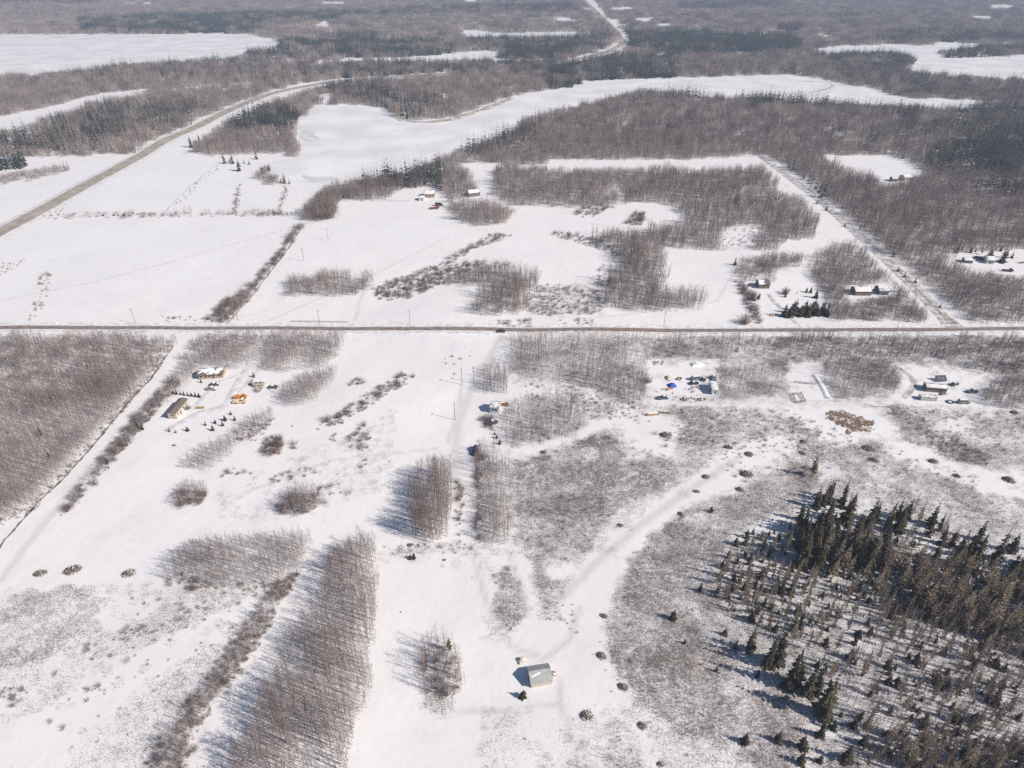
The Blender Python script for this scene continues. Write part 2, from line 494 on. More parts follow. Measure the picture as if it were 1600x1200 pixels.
# low regrowth: outline, density
BRUSH = [
    ([(800, 720), (860, 700), (930, 680), (1000, 688), (1040, 710), (1062, 745), (1000, 780), (960, 800), (930, 850), (900, 885), (850, 862), (800, 842)], .9),
    ([(775, 895), (800, 882), (832, 960), (800, 988), (772, 962)], .8), ([(830, 862), (872, 880), (892, 920), (882, 975), (850, 955)], .8),
    ([(955, 935), (1000, 850), (1060, 800), (1160, 770), (1240, 720), (1290, 740), (1240, 800), (1150, 830), (1110, 880), (1130, 950), (1200, 980), (1250, 1010), (1290, 1080), (1330, 1150), (1400, 1200), (1250, 1200), (1150, 1175), (1040, 1135), (1000, 1085), (955, 1045), (942, 990)], 1.0),
    ([(1040, 636), (1150, 634), (1250, 640), (1280, 690), (1400, 692), (1450, 640), (1600, 650), (1600, 835), (1490, 795), (1440, 785), (1310, 735), (1250, 712), (1160, 690), (1090, 705), (1060, 690)], .62),
    ([(1350, 632), (1400, 632), (1500, 690), (1560, 720), (1500, 730), (1430, 700)], 1.0),
    ([(0, 1055), (15, 930), (110, 912), (152, 930), (150, 962), (100, 1012), (40, 1042)], .75),
    ([(870, 1085), (905, 1105), (960, 1200), (900, 1200)], .35), ([(940, 1120), (990, 1140), (1040, 1200), (960, 1200)], .6),
    ([(1110, 880), (1240, 800), (1300, 900), (1330, 1150), (1290, 1080), (1250, 1010), (1200, 980), (1130, 950)], .7),
    ([(1300, 740), (1600, 838), (1600, 1200), (1400, 1200), (1330, 1150), (1300, 1050), (1290, 900)], .35),
    ([(800, 690), (1010, 640), (1012, 688), (860, 705)], .45), ([(790, 560), (1012, 525), (1012, 640), (900, 612), (800, 600)], .6),
    ([(1010, 525), (1600, 525), (1600, 600), (1540, 600), (1480, 566), (1300, 575), (1230, 580), (1200, 565), (1010, 562)], .7), ([(1120, 575), (1225, 565), (1235, 600), (1200, 628), (1120, 630)], .9),
    ([(1285, 560), (1400, 565), (1412, 605), (1390, 625), (1310, 630), (1290, 605)], .9), ([(1400, 410), (1600, 435), (1600, 505), (1515, 505)], .6), ([(1265, 420), (1395, 425), (1450, 500), (1300, 500)], .7),
    ([(200, 935), (300, 910), (380, 925), (420, 920), (360, 985), (300, 1000), (210, 1010), (100, 1040), (130, 990)], .5),
    ([(740, 720), (800, 720), (800, 850), (748, 850)], .8), ([(820, 450), (940, 440), (945, 490), (825, 492)], .4), ([(250, 880), (470, 850), (470, 890), (400, 930), (300, 922)], .5),
    ([(600, 860), (660, 848), (760, 852), (800, 860), (790, 872), (700, 866), (610, 870)], .5), ([(660, 1080), (720, 1085), (700, 1120), (665, 1115)], .5),
]
BRUSH += [
    ([(800, 640), (1010, 560), (1600, 560), (1600, 1200), (1060, 1200), (1010, 1125), (960, 1055), (940, 985), (960, 930), (1000, 850), (905, 900), (890, 965), (840, 965), (828, 880), (800, 850)], .55),
    ([(0, 925), (250, 912), (420, 930), (390, 990), (310, 1090), (190, 1200), (0, 1200)], .32), ([(590, 860), (790, 855), (800, 1000), (760, 1010), (740, 900), (600, 880)], .12), ([(740, 1100), (1000, 1100), (1060, 1200), (760, 1200)], .25),
    ([(490, 700), (620, 640), (610, 760), (480, 800), (350, 830), (330, 780)], .12),
]
BRUSH = [(ext(p), d) for p, d in BRUSH]
# trodden or windswept lanes that stay white
LANES = [ext(p) for p in (
    [(872, 945), (905, 890), (960, 830), (1040, 772), (1100, 732), (1160, 692), (1230, 678), (1250, 700), (1190, 728), (1130, 768), (1060, 805), (1000, 850), (965, 905), (948, 962), (935, 1030), (880, 1015)],
    [(985, 638), (1040, 650), (1072, 662), (1045, 716), (1000, 702), (972, 668)], [(1222, 634), (1290, 632), (1385, 640), (1405, 668), (1372, 692), (1290, 692), (1268, 672)],
    [(1380, 688), (1450, 698), (1530, 733), (1600, 748), (1600, 792), (1540, 772), (1470, 742), (1400, 717)], [(1012, 562), (1120, 562), (1122, 630), (1012, 634)], [(1232, 565), (1288, 562), (1294, 626), (1236, 628)], [(1405, 570), (1540, 578), (1530, 636), (1400, 632)],
    [(800, 706), (850, 690), (920, 667), (985, 640), (992, 650), (920, 682), (860, 707), (805, 722)], [(1440, 662), (1510, 652), (1530, 668), (1470, 682)], [(1060, 622), (1400, 622), (1400, 636), (1060, 636)],
    [(0, 1200), (0, 1165), (70, 1110), (160, 1050), (250, 1000), (330, 960), (400, 925), (440, 905), (400, 955), (320, 1015), (220, 1080), (120, 1150), (60, 1200)], [(150, 950), (215, 930), (262, 925), (240, 960), (170, 985)], [(800, 870), (825, 880), (845, 955), (830, 965)], [(850, 885), (890, 880), (900, 900), (860, 905)])]

# ------------------------------------------------------------------ ground


def axis(lo, hi, a, b, step, grow):
    v = list(np.arange(a, b + step, step))
    s, x = step, v[-1]
    while x < hi:
        s *= grow
        x += s
        v.append(x)
    s, x = step, v[0]
    while x > lo:
        s *= grow
        x -= s
        v.insert(0, x)
    return np.array(v)


xs = axis(-9000, 9000, -215, 215, 1.6, 1.04)
ys = axis(-1500, 9500, 78, 400, 1.6, 1.035)
gx, gy = np.meshgrid(xs, ys)
gx, gy = gx.ravel(), gy.ravel()
gz = hz(gx, gy)
front = gy > 60
ppx, ppy = np.full(gx.shape, -9999.), np.full(gx.shape, -9999.)
ppx[front], ppy[front] = PX(gx[front], gy[front], gz[front])
jx = ppx + (vnoise(gx, gy, 3.1, 3) - .5) * 14
jy = ppy + (vnoise(gx, gy, 3.1, 4) - .5) * 9
litter_shade = np.zeros(gx.shape)
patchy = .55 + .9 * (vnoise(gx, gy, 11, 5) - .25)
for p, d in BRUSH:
    litter_shade = np.maximum(litter_shade, inpoly(jx, jy, p) * (.34 + .42 * d) * np.clip(patchy + .12, .5, 1.1))
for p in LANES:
    litter_shade[inpoly(jx, jy, p)] *= .3
for k, p, d, h in ASPEN:  # stand floor: some twig litter, mostly painted darkening for shade between trees
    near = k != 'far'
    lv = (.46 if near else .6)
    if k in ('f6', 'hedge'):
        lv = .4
    litter_shade = np.maximum(litter_shade, inpoly(jx, jy, p) * lv * np.clip(patchy + .2, .5, 1.1))
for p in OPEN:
    litter_shade[inpoly(ppx, ppy, p)] = 0
# thin grass stubble poking through the open snow here and there
stub = np.clip((vnoise(gx, gy, 38, 6) - .45) * 1.6, 0, 1) * np.clip((vnoise(gx, gy, 7, 7) - .3) * 1.5, 0, 1) * (gy < 420)
onlake = np.zeros(gx.shape, bool)
for p in (LAKE_MID, LAKE_NW, LAKE_NE):
    onlake |= inpoly(ppx, ppy, ext(p))
stub[onlake] = 0
litter_shade = np.maximum(litter_shade, stub * .55)
TRAILS = [
    ([(735, 850), (760, 940), (800, 1010), (850, 1030), (890, 1000), (905, 950)], 1.1), ([(905, 1200), (880, 1110), (870, 1060)], 1.0), ([(380, 770), (520, 720), (680, 700)], .8),
    ([(0, 470), (150, 440), (300, 400), (440, 360)], .8), ([(420, 500), (560, 440), (700, 370)], .8), ([(900, 500), (960, 495), (1120, 470), (1150, 420)], .8),
    ([(784, 524), (766, 560), (746, 590), (724, 635), (714, 665), (710, 720), (712, 780)], 2.6), ([(722, 600), (712, 650), (700, 690)], 1.2),
    ([(0, 905), (40, 850), (90, 790), (130, 745), (160, 705)], 1.6), ([(1060, 627), (1150, 628), (1250, 629), (1340, 630), (1400, 628)], 2.2),
    ([(795, 862), (812, 910), (825, 950)], 1.0), ([(700, 1115), (780, 1108), (875, 1103), (890, 1150), (905, 1200)], .8), ([(880, 930), (930, 880), (1000, 820), (1070, 770), (1150, 720)], 2.0),
    ([(272, 668), (300, 650), (345, 640), (420, 560)], 1.5), ([(555, 500), (562, 470), (570, 455)], 1.0), ([(0, 512), (0, 512)], 1),
]
trail = np.zeros(gx.shape)
for pts, w in TRAILS:
    W = [G(*p) for p in pts]
    for (ax, ay), (bx, by) in zip(W[:-1], W[1:]):
        dx, dy = bx - ax, by - ay
        L2 = dx * dx + dy * dy + 1e-9
        t = np.clip(((gx - ax) * dx + (gy - ay) * dy) / L2, 0, 1)
        dd = np.hypot(gx - ax - t * dx, gy - ay - t * dy)
        trail = np.maximum(trail, np.clip(1.3 - dd / w, 0, 1) * .8)
SOILS = [([(1284, 646), (1298, 641), (1325, 642), (1350, 650), (1370, 662), (1368, 672), (1348, 679), (1322, 676), (1302, 663), (1290, 655)], 1.0), ([(1226, 697), (1260, 692), (1302, 699), (1290, 706), (1255, 709), (1233, 704)], .8), ([(1400, 640), (1425, 632), (1465, 640), (1445, 650), (1420, 648)], .8), ([(1536, 537), (1560, 533), (1600, 534), (1600, 543), (1560, 545)], 1.0), ([(1285, 683), (1310, 679), (1320, 690), (1296, 694)], .5)]
soil = np.zeros(gx.shape)
sx_ = ppx + (vnoise(gx, gy, 2.2, 3) - .5) * 12
sy_ = ppy + (vnoise(gx, gy, 2.2, 4) - .5) * 6
for p, d in SOILS:
    soil = np.maximum(soil, inpoly(sx_, sy_, ext(p)) * d)
nx, ny = len(xs), len(ys)
ii = np.arange(nx * ny).reshape(ny, nx)
quads = np.stack([ii[:-1, :-1].ravel(), ii[:-1, 1:].ravel(), ii[1:, 1:].ravel(), ii[1:, :-1].ravel()], 1)
gm = bpy.data.meshes.new('ground')
gm.vertices.add(nx * ny)
gm.vertices.foreach_set('co', np.stack([gx, gy, gz], 1).ravel())
gm.loops.add(quads.size)
gm.loops.foreach_set('vertex_index', quads.ravel().astype(np.int32))
gm.polygons.add(len(quads))
gm.polygons.foreach_set('loop_start', np.arange(0, quads.size, 4, dtype=np.int32))
gm.polygons.foreach_set('use_smooth', np.ones(len(quads), bool))
gm.update(calc_edges=True)
for nm, arr in (('litter_shade', litter_shade), ('trail', trail), ('soil', soil)):
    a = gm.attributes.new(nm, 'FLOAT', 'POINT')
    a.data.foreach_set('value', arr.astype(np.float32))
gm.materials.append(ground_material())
tag(obj('ground', gm), kind='structure')


def flat_sheet(name, poly, dz, m, n=5):
    """closed outline laid on the ground, for ice and bare soil"""
    pts = []
    P = [G(*p) for p in poly]
    for i in range(len(P)):
        p0, p1, p2, p3 = [np.array(P[(i + k) % len(P)]) for k in (-1, 0, 1, 2)]
        for j in range(n):
            t = j / n
            q = .5 * ((2 * p1) + (-p0 + p2) * t + (2 * p0 - 5 * p1 + 4 * p2 - p3) * t * t + (-p0 + 3 * p1 - 3 * p2 + p3) * t ** 3)
            pts.append((q[0], q[1], float(hz(*q)) + dz))
    me = bpy.data.meshes.new(name)
    me.from_pydata(pts, [], [tuple(range(len(pts)))])
    me.materials.append(m)
    return obj(name, me)


ICE = mat('lake_snow', (.735, .715, .715), (.875, .855, .85), .6, .02)
tag(flat_sheet('frozen_lake', ext(LAKE_MID), .06, ICE), kind='structure')
tag(flat_sheet('frozen_lake', ext(LAKE_NW), .12, ICE, 2), kind='structure')
tag(flat_sheet('frozen_lake', ext(LAKE_NE), .12, ICE, 2), kind='structure')
GREYICE = mat('slush_ice', (.62, .60, .58), (.78, .77, .77), .5, .06)
tag(flat_sheet('slush_patch', [(466, 210), (478, 203), (492, 206), (490, 210), (500, 216), (490, 221), (474, 220)], .10, GREYICE), kind='structure')
tag(flat_sheet('slush_patch', [(472, 273), (490, 276), (520, 276), (522, 281), (495, 284), (478, 280)], .10, GREYICE), kind='structure')
REED = mat('shore_reeds', (.30, .24, .18), (.62, .58, .55), .9, .12)


def resample(pts, step):
    P = [np.array(G(*p)) for p in pts]
    P = [2 * P[0] - P[1]] + P + [2 * P[-1] - P[-2]]
    out = []
    for i in range(1, len(P) - 2):
        p0, p1, p2, p3 = P[i - 1:i + 3]
        n = max(2, int(np.linalg.norm(p2 - p1) / step))
        for j in range(n):
            t = j / n
            out.append(.5 * ((2 * p1) + (-p0 + p2) * t + (2 * p0 - 5 * p1 + 4 * p2 - p3) * t * t + (-p0 + 3 * p1 - 3 * p2 + p3) * t ** 3))
    out.append(P[-2])
    return np.array(out)


def ribbon(name, pts, prof, m, step=4.0, wob=.25, seed=0):
    """road bed swept along a surveyed line; prof = [(offset, height), ...] across it"""
    c = resample(pts, step)
    d = np.gradient(c, axis=0)
    d /= np.linalg.norm(d, axis=1)[:, None] + 1e-9
    nrm = np.stack([-d[:, 1], d[:, 0]], 1)
    rr = np.random.RandomState(seed + 11)
    vs, fs = [], []
    k = len(prof)
    for i in range(len(c)):
        for a, (o, z) in enumerate(prof):
            w = o + (rr.rand() - .5) * 2 * wob * (1 if a in (0, k - 1) else .4)
            q = c[i] + nrm[i] * w
            vs.append((q[0], q[1], float(hz(*q)) + z))
    for i in range(len(c) - 1):
        for a in range(k - 1):
            fs.append((i * k + a, i * k + a + 1, (i + 1) * k + a + 1, (i + 1) * k + a)[::-1])
    me = bpy.data.meshes.new(name)
    me.from_pydata(vs, [], fs)
    me.materials.append(m)
    me.polygons.foreach_set('use_smooth', [True] * len(fs))
    return tag(obj(name, me), kind='structure')


ROADM = mat('sanded_road', (.20, .152, .13), (.30, .245, .215), .9, .35, bump=.3)
HWYM = mat('highway_surface', (.33, .275, .225), (.46, .40, .345), .9, .12)
PACKED = mat('packed_snow', (.62, .595, .585), (.80, .785, .785), .8, .25, bump=.3)
GRAVELM = mat('snowy_gravel', (.36, .32, .30), (.72, .70, .69), .9, .22, bump=.3)
DIRTM = mat('muddy_track', (.27, .215, .18), (.50, .46, .43), .9, .3)
MAINPTS = [(-90, 512.5), (0, 512.7), (300, 512.5), (540, 513), (800, 516.2), (1070, 515.4), (1300, 514.6), (1600, 514), (1690, 513.5)]
ribbon('road_shoulder', MAINPTS, [(-5.5, -.02), (-3.2, .10), (0, .14), (3.2, .10), (5.5, -.02)], PACKED, 4, .3)
ribbon('road', MAINPTS, [(-2.0, .125), (-1.6, .16), (0, .18), (1.6, .16), (2.0, .125)], ROADM, 4, .1)
BANK = mat('snow_bank', (.60, .57, .56), (.84, .825, .83), .85, .5, bump=.5)
for o in (-1, 1):
    ribbon('road_snowbank', MAINPTS, [(o * 5.2 - .9, .0), (o * 5.2 - .25, .42), (o * 5.2 + .3, .38), (o * 5.2 + 1.0, .0)], BANK, 3, .45, 3 + o)
HWY = [(-90, 410), (0, 363), (60, 331), (130, 292), (215, 246), (260, 219), (310, 197), (355, 174), (400, 155), (430, 145), (470, 136.5), (520, 128), (560, 124), (640, 118.5), (710, 113.5), (800, 105.5), (870, 98), (930, 86), (960, 76), (972, 66), (966, 54), (948, 34), (925, 12), (912, 0)]
ribbon('highway_shoulder', HWY, [(-12, .02), (-8.5, .3), (8.5, .3), (12, .02)], PACKED, 8, .8)
ribbon('highway', HWY, [(-6.8, .34), (0, .44), (6.8, .34)], HWYM, 8, .4)
SIDE = [(1489, 514), (1478, 500), (1450, 470), (1400, 421), (1340, 366), (1280, 313), (1230, 275), (1195, 249), (1180, 240)]
ribbon('side_road', SIDE, [(-4.2, .0), (-3, .12), (0, .15), (3, .12), (4.2, .0)], GRAVELM, 4, .3)
ribbon('side_road_track', SIDE[:4], [(-1.7, .155), (0, .17), (.6, .155)], DIRTM, 4, .35)
ribbon('side_road_track', [(1502, 513), (1493, 505), (1483, 497)], [(-2.2, .17), (0, .19), (2.2, .17)], DIRTM, 3, .4)
ACC = [(345, 510), (356, 496), (385, 464), (412, 430), (437, 396), (458, 366), (471, 351), (492, 346.5), (515, 344), (529, 336), (526, 322), (533, 314.5), (560, 313.5), (640, 314.5)]
ribbon('access_road', ACC, [(-3, -.02), (-2, .1), (2, .1), (3, -.02)], PACKED, 4, .3)
ribbon('access_road_edge', [(353, 507), (366, 492), (395, 460), (420, 428), (445, 396), (463, 368), (474, 352)], [(-.7, .08), (0, .16), (.7, .03)], DIRTM, 4, .45)
ribbon('driveway', [(414, 517), (406, 540), (395, 562), (384, 580), (372, 600), (361, 618), (357, 630), (342, 638), (312, 646), (285, 660), (262, 674)], [(-2.2, .0), (-1.6, .12), (1.6, .12), (2.2, .0)], PACKED, 4, .2)
ribbon('driveway', [(384, 580), (366, 590), (345, 597), (328, 610), (312, 628), (300, 640)], [(-1.5, .0), (-1, .11), (1, .11), (1.5, .0)], PACKED, 4, .2)
ribbon('driveway', [(1253, 514), (1246, 505), (1236, 496), (1225, 484), (1210, 470), (1200, 458)], [(-1.3, .03), (0, .12), (1.3, .03)], GRAVELM, 3, .35)
ribbon('driveway', [(1388, 572), (1405, 577), (1418, 585), (1428, 596), (1426, 605), (1412, 622)], [(-1.4, .03), (0, .12), (1.4, .03)], GRAVELM, 3, .3)
ribbon('driveway', [(1400, 629), (1330, 631), (1250, 629.5), (1150, 629), (1118, 626), (1095, 615)], [(-1.4, .03), (0, .1), (1.4, .03)], PACKED, 3, .3)
ribbon('ditch_bank', [(1272, 586), (1281, 600), (1288, 612), (1293, 623)], [(-1.3, .0), (-.3, .75), (.5, .6), (1.5, .0)], SNOW, 2.5, .2)
for q in ([(375, 292), (372, 310), (369, 332)], [(447, 290), (445, 305), (438, 330)], [(340, 258), (312, 280), (290, 300), (262, 328)]):
    ribbon('field_ditch', q, [(-1.4, .02), (-.4, .3), (.5, .2), (1.4, .02)], PACKED, 5, .3)
DITCHM = mat('ditch_weeds', (.10, .08, .07), (.36, .33, .31), .95, .5, bump=.5)
ribbon('cutline_ditch', [(271, 541), (238, 590), (216, 612), (190, 641), (145, 695), (99, 746), (70, 772), (30, 815), (-10, 862)], [(-.55, .02), (-.1, .2), (.45, .02)], DITCHM, 2, .35)
ribbon('shore_reed_strip', [(612, 181), (636, 189.5), (665, 191), (700, 188.5), (730, 180), (765, 168), (800, 154)], [(-4, .1), (0, .5), (7, .2)], REED, 10, 2.5)
ribbon('lake_track', [(1245, 127), (1280, 127.5), (1300, 132), (1295, 138), (1265, 145)], [(-2, .1), (0, .3), (2, .1)], REED, 10, .8)

# ------------------------------------------------------------------ tree materials
BARK = mat('aspen_bark', (.27, .225, .20), (.48, .41, .355), .85, per_object=True)
TWIG = mat('aspen_twigs', (.18, .132, .125), (.31, .238, .224), .9, per_object=True)
NEEDLE = mat('spruce_needles', (.024, .025, .015), (.068, .053, .026), .85, per_object=True)
FARNEEDLE = mat('far_needles', (.025, .033, .028), (.045, .05, .038), .9, per_object=True)
SBARK = mat('conifer_bark', (.10, .075, .055), (.15, .11, .08), .9, per_object=True)
TAN = mat('tamarack_twigs', (.19, .142, .10), (.34, .265, .19), .9, per_object=True)
PINE = mat('pine_needles', (.075, .062, .022), (.11, .085, .03), .85, per_object=True)
REDTWIG = mat('willow_twigs', (.14, .085, .07), (.24, .16, .125), .9, per_object=True)
GREYTWIG = mat('brush_twigs', (.18, .15, .14), (.31, .265, .245), .9, per_object=True)
DEADWOOD = mat('dead_wood', (.13, .095, .075), (.27, .22, .18), .9, 1.5)


def aspen_mesh(seed, h, prim=40, sub=3, trunk_n=5, split=True, w=1.0):
    r = random.Random(seed)
    tr, cr = MB(), MB()
    bx, by = r.gauss(0, .45), r.gauss(0, .45)
    ax = lambda t: (bx * t * t, by * t * t, h * t)
    tt = [0, .3, .65, 1.0] if trunk_n > 3 else [0, .5, 1]
    rb = .0075 * h * w
    tr.tube([ax(t) for t in tt], [rb * (1 - t) ** .8 + .012 for t in tt], trunk_n, 0, False)
    lo = r.uniform(.22, .42)
    for i in range(prim):
        t = lo + (.99 - lo) * ((i + r.random()) / prim) ** .8
        p = Vector(ax(t))
        az = r.uniform(0, 6.283)
        u = (t - lo) / (1 - lo)
        ln = h * .19 * (.55 + 1.3 * u * (1 - u) + .25 * (1 - u)) * r.uniform(.55, 1.25)
        el = r.uniform(.35, 1.15)
        q = p + Vector((math.cos(az) * math.cos(el), math.sin(az) * math.cos(el), math.sin(el))) * ln
        cr.sliver(p, q, .046 * w, 1, r)
        for _ in range(sub):
            s = p.lerp(q, r.uniform(.25, .95))
            a2, e2 = az + r.uniform(-1.4, 1.4), el + r.uniform(-.6, .5)
            l2 = ln * r.uniform(.35, .7)
            cr.sliver(s, s + Vector((math.cos(a2) * math.cos(e2), math.sin(a2) * math.cos(e2), math.sin(e2))) * l2, .034 * w, 1, r)
    if split:
        cr.m = [0] * len(cr.m)
        return tr.mesh('trunk', BARK), cr.mesh('crown', TWIG)
    tr.add(cr.v, cr.f, 1)
    return tr


def aspen_patch(seed, n, size, h, prim, w):
    r = random.Random(seed)
    mb = MB()
    for i in range(n):
        t = aspen_mesh(seed * 100 + i, h * r.uniform(.55, 1.12), prim, 2, 3, False, w)
        x, y = r.uniform(-size / 2, size / 2), r.uniform(-size / 2, size / 2)
        vs = [(a + x, b + y, c) for a, b, c in t.v]
        n0 = len(mb.v)
        mb.v += vs
        mb.f += [tuple(k + n0 for k in f) for f in t.f]
        mb.m += t.m
    return mb.mesh('aspen_patch', BARK, TWIG)


def conifer_parts(seed, h, r0, whorls, per, wid, droop, bare=.06, thin=False):
    """trunk and crown of a conifer: whorls of drooping, pointed boughs"""
    r = random.Random(seed)
    tr, cr = MB(), MB()
    tr.tube([(0, 0, 0), (0, 0, h * .5), (0, 0, h * .98)], [.014 * h, .009 * h, .01], 5, 0, False)
    az_gap = r.uniform(0, 6.28)
    for i in range(whorls):
        t = bare + (1 - bare) * (i + r.uniform(-.3, .3)) / whorls
        t = max(.02, t)
        R = r0 * (1 - t) ** .85 * r.uniform(.75, 1.15) + .1
        z = h * t
        a0 = r.uniform(0, 6.28)
        for k in range(per):
            if r.random() < .16 + .25 * (math.sin(az_gap + 6.283 * k / per + z * .35) > .75):
                continue
            az = a0 + 6.283 * k / per + r.uniform(-.3, .3)
            L = R * r.uniform(.5, 1.3)
            d = Vector((math.cos(az), math.sin(az), 0))
            s = Vector((-math.sin(az), math.cos(az), 0))
            dz = -L * droop * r.uniform(.6, 1.3)
            base = Vector((0, 0, z + .25 * L * (1 - droop)))
            mid = base + d * L * .55 + Vector((0, 0, dz * .4))
            tip = base + d * L + Vector((0, 0, dz))
            w = L * wid * r.uniform(.7, 1.2)
            hang = Vector((0, 0, -w * .55))
            if thin:
                for _ in range(3):
                    o = s * r.uniform(-.35, .35) * L + Vector((0, 0, r.uniform(-.2, .2) * L))
                    cr.sliver(base + o * .1, tip + o, wid * .5, 0, r)
            else:
                cr.add([base, mid + s * w + hang, tip, mid - s * w + hang, mid + Vector((0, 0, .04))], [(0, 4, 1), (1, 4, 2), (2, 4, 3), (3, 4, 0)])
    cr.add([(.12, 0, h * .93), (-.07, .1, h * .93), (-.07, -.1, h * .93), (0, 0, h * 1.02)], [(0, 1, 3), (1, 2, 3), (2, 0, 3)])
    return tr, cr


def shrub_mb(seed, n=44, hgt=2.2, spread=1.3, w=.05):
    r = random.Random(seed)
    mb = MB()
    for i in range(n):
        az = r.uniform(0, 6.283)
        rr = r.random() ** .6
        p = Vector((math.cos(az) * rr * spread * .35, math.sin(az) * rr * spread * .35, -.05))
        hh = hgt * r.uniform(.55, 1.05) * (1 - .35 * rr)
        q = p + Vector((math.cos(az) * rr * spread * .65, math.sin(az) * rr * spread * .65, hh))
        mb.sliver(p, q, w * 1.3, 0, r)
        for _ in range(2):
            s = p.lerp(q, r.uniform(.35, .85))
            a2 = r.uniform(0, 6.283)
            mb.sliver(s, s + Vector((math.cos(a2) * .35 * spread * r.random(), math.sin(a2) * .35 * spread * r.random(), hh * r.uniform(.2, .45))), w * .8, 0, r)
    return mb


def brush_mb(seed, n=22, size=3.2, w=.045):
    r = random.Random(seed)
    mb = MB()
    for i in range(n):
        x, y = r.uniform(-size / 2, size / 2), r.uniform(-size / 2, size / 2)
        h = r.uniform(.45, 1.5)
        p = Vector((x, y, -.05))
        q = p + Vector((r.uniform(-.2, .2), r.uniform(-.2, .2), h))
        mb.sliver(p, q, w * 1.2, 0, r)
        for _ in range(2):
            s = p.lerp(q, r.uniform(.25, .8))
            mb.sliver(s, s + Vector((r.uniform(-.4, .4), r.uniform(-.4, .4), r.uniform(.1, .45))), w, 0, r)
    return mb

# ------------------------------------------------------------------ scatter by geometry nodes (for what nobody could count)


def scatter(name, pts, rot, sc, idx, protos, label, cat):
    c = bpy.data.collections.new(name + '_kinds')
    for i, me in enumerate(protos):
        c.objects.link(bpy.data.objects.new('kind_%02d_%s' % (i, name), me))
    me = bpy.data.meshes.new(name)
    me.vertices.add(len(pts))
    me.vertices.foreach_set('co', np.asarray(pts, np.float32).ravel())
    for nm, tp, key, arr in (('rot', 'FLOAT_VECTOR', 'vector', rot), ('sc', 'FLOAT_VECTOR', 'vector', sc), ('pick', 'INT', 'value', idx)):
        a = me.attributes.new(nm, tp, 'POINT')
        a.data.foreach_set(key, np.asarray(arr, np.int32 if tp == 'INT' else np.float32).ravel())
    o = obj(name, me)
    ng = bpy.data.node_groups.new(name + '_scatter', 'GeometryNodeTree')
    ng.interface.new_socket('Geometry', in_out='INPUT', socket_type='NodeSocketGeometry')
    ng.interface.new_socket('Geometry', in_out='OUTPUT', socket_type='NodeSocketGeometry')
    N, L = ng.nodes, ng.links
    gi, go = N.new('NodeGroupInput'), N.new('NodeGroupOutput')
    iop = N.new('GeometryNodeInstanceOnPoints')
    ci = N.new('GeometryNodeCollectionInfo')
    ci.inputs['Collection'].default_value = c
    ci.inputs['Separate Children'].default_value = True
    ci.inputs['Reset Children'].default_value = True

    def na(nm, tp):
        n = N.new('GeometryNodeInputNamedAttribute')
        n.data_type = tp
        n.inputs['Name'].default_value = nm
        return n.outputs['Attribute']

    L.new(gi.outputs[0], iop.inputs['Points'])
    L.new(ci.outputs[0], iop.inputs['Instance'])
    iop.inputs['Pick Instance'].default_value = True
    L.new(na('pick', 'INT'), iop.inputs['Instance Index'])
    L.new(na('rot', 'FLOAT_VECTOR'), iop.inputs['Rotation'])
    L.new(na('sc', 'FLOAT_VECTOR'), iop.inputs['Scale'])
    L.new(iop.outputs[0], go.inputs[0])
    md = o.modifiers.new('scatter', 'NODES')
    md.node_group = ng
    return tag(o, label, cat, None, 'stuff')


rng = np.random.RandomState(21)


def jgrid(poly, step, dmin=0, dmax=1e9, jit=.48):
    """jittered points over the ground below an outline"""
    P = np.array([G(x, max(y, -9)) for x, y in poly])
    x0, y0 = P.min(0)
    x1, y1 = P.max(0)
    y0 = max(y0 - 30, 70)
    y1 = min(y1, dmax * 1.02)
    if y1 <= y0:
        return np.zeros((0, 2))
    X, Y = np.meshgrid(np.arange(x0, x1, step), np.arange(y0, y1, step))
    X = X.ravel() + (rng.rand(X.size) - .5) * 2 * jit * step
    Y = Y.ravel() + (rng.rand(Y.size) - .5) * 2 * jit * step
    D = np.hypot(X, Y)
    k = (D >= dmin) & (D < dmax) & (Y > 70)
    # only what this valley can show: a margin round the view
    px, py = PX(X, Y, 0.0)
    k &= (px > -95) & (px < 1695) & (py < 1300)
    return np.stack([X[k], Y[k]], 1)


def select(pts, h, poly, rough=3.0, yielding=False, top=.72):
    if len(pts) == 0:
        return pts, np.zeros(0)
    z = hz(pts[:, 0], pts[:, 1])
    hh = h * (.62 + .62 * vnoise(pts[:, 0], pts[:, 1], 13, 2)) * np.clip(rng.lognormal(-.06, .24, len(pts)), .35, 1.4)
    bx, by = PX(pts[:, 0], pts[:, 1], z)
    tx, ty = PX(pts[:, 0], pts[:, 1], z + hh * top)
    ex = rng.normal(0, rough, len(pts))
    ey = rng.normal(0, rough * .6, len(pts))
    k = inpoly(bx + ex, by + ey, poly) & inpoly(tx + ex, ty + ey, poly)
    if yielding:
        for p, d in CONIFER_FAR:
            dd = inpoly(bx, by, p)
            k &= ~(dd & (rng.rand(len(pts)) < d * np.clip(.35 + 1.3 * vnoise(pts[:, 0], pts[:, 1], 60, 3), 0, 1)))
    for p in OPEN:
        k &= ~(inpoly(bx, by, p) | inpoly(tx, ty, p))
    return pts[k], hh[k]


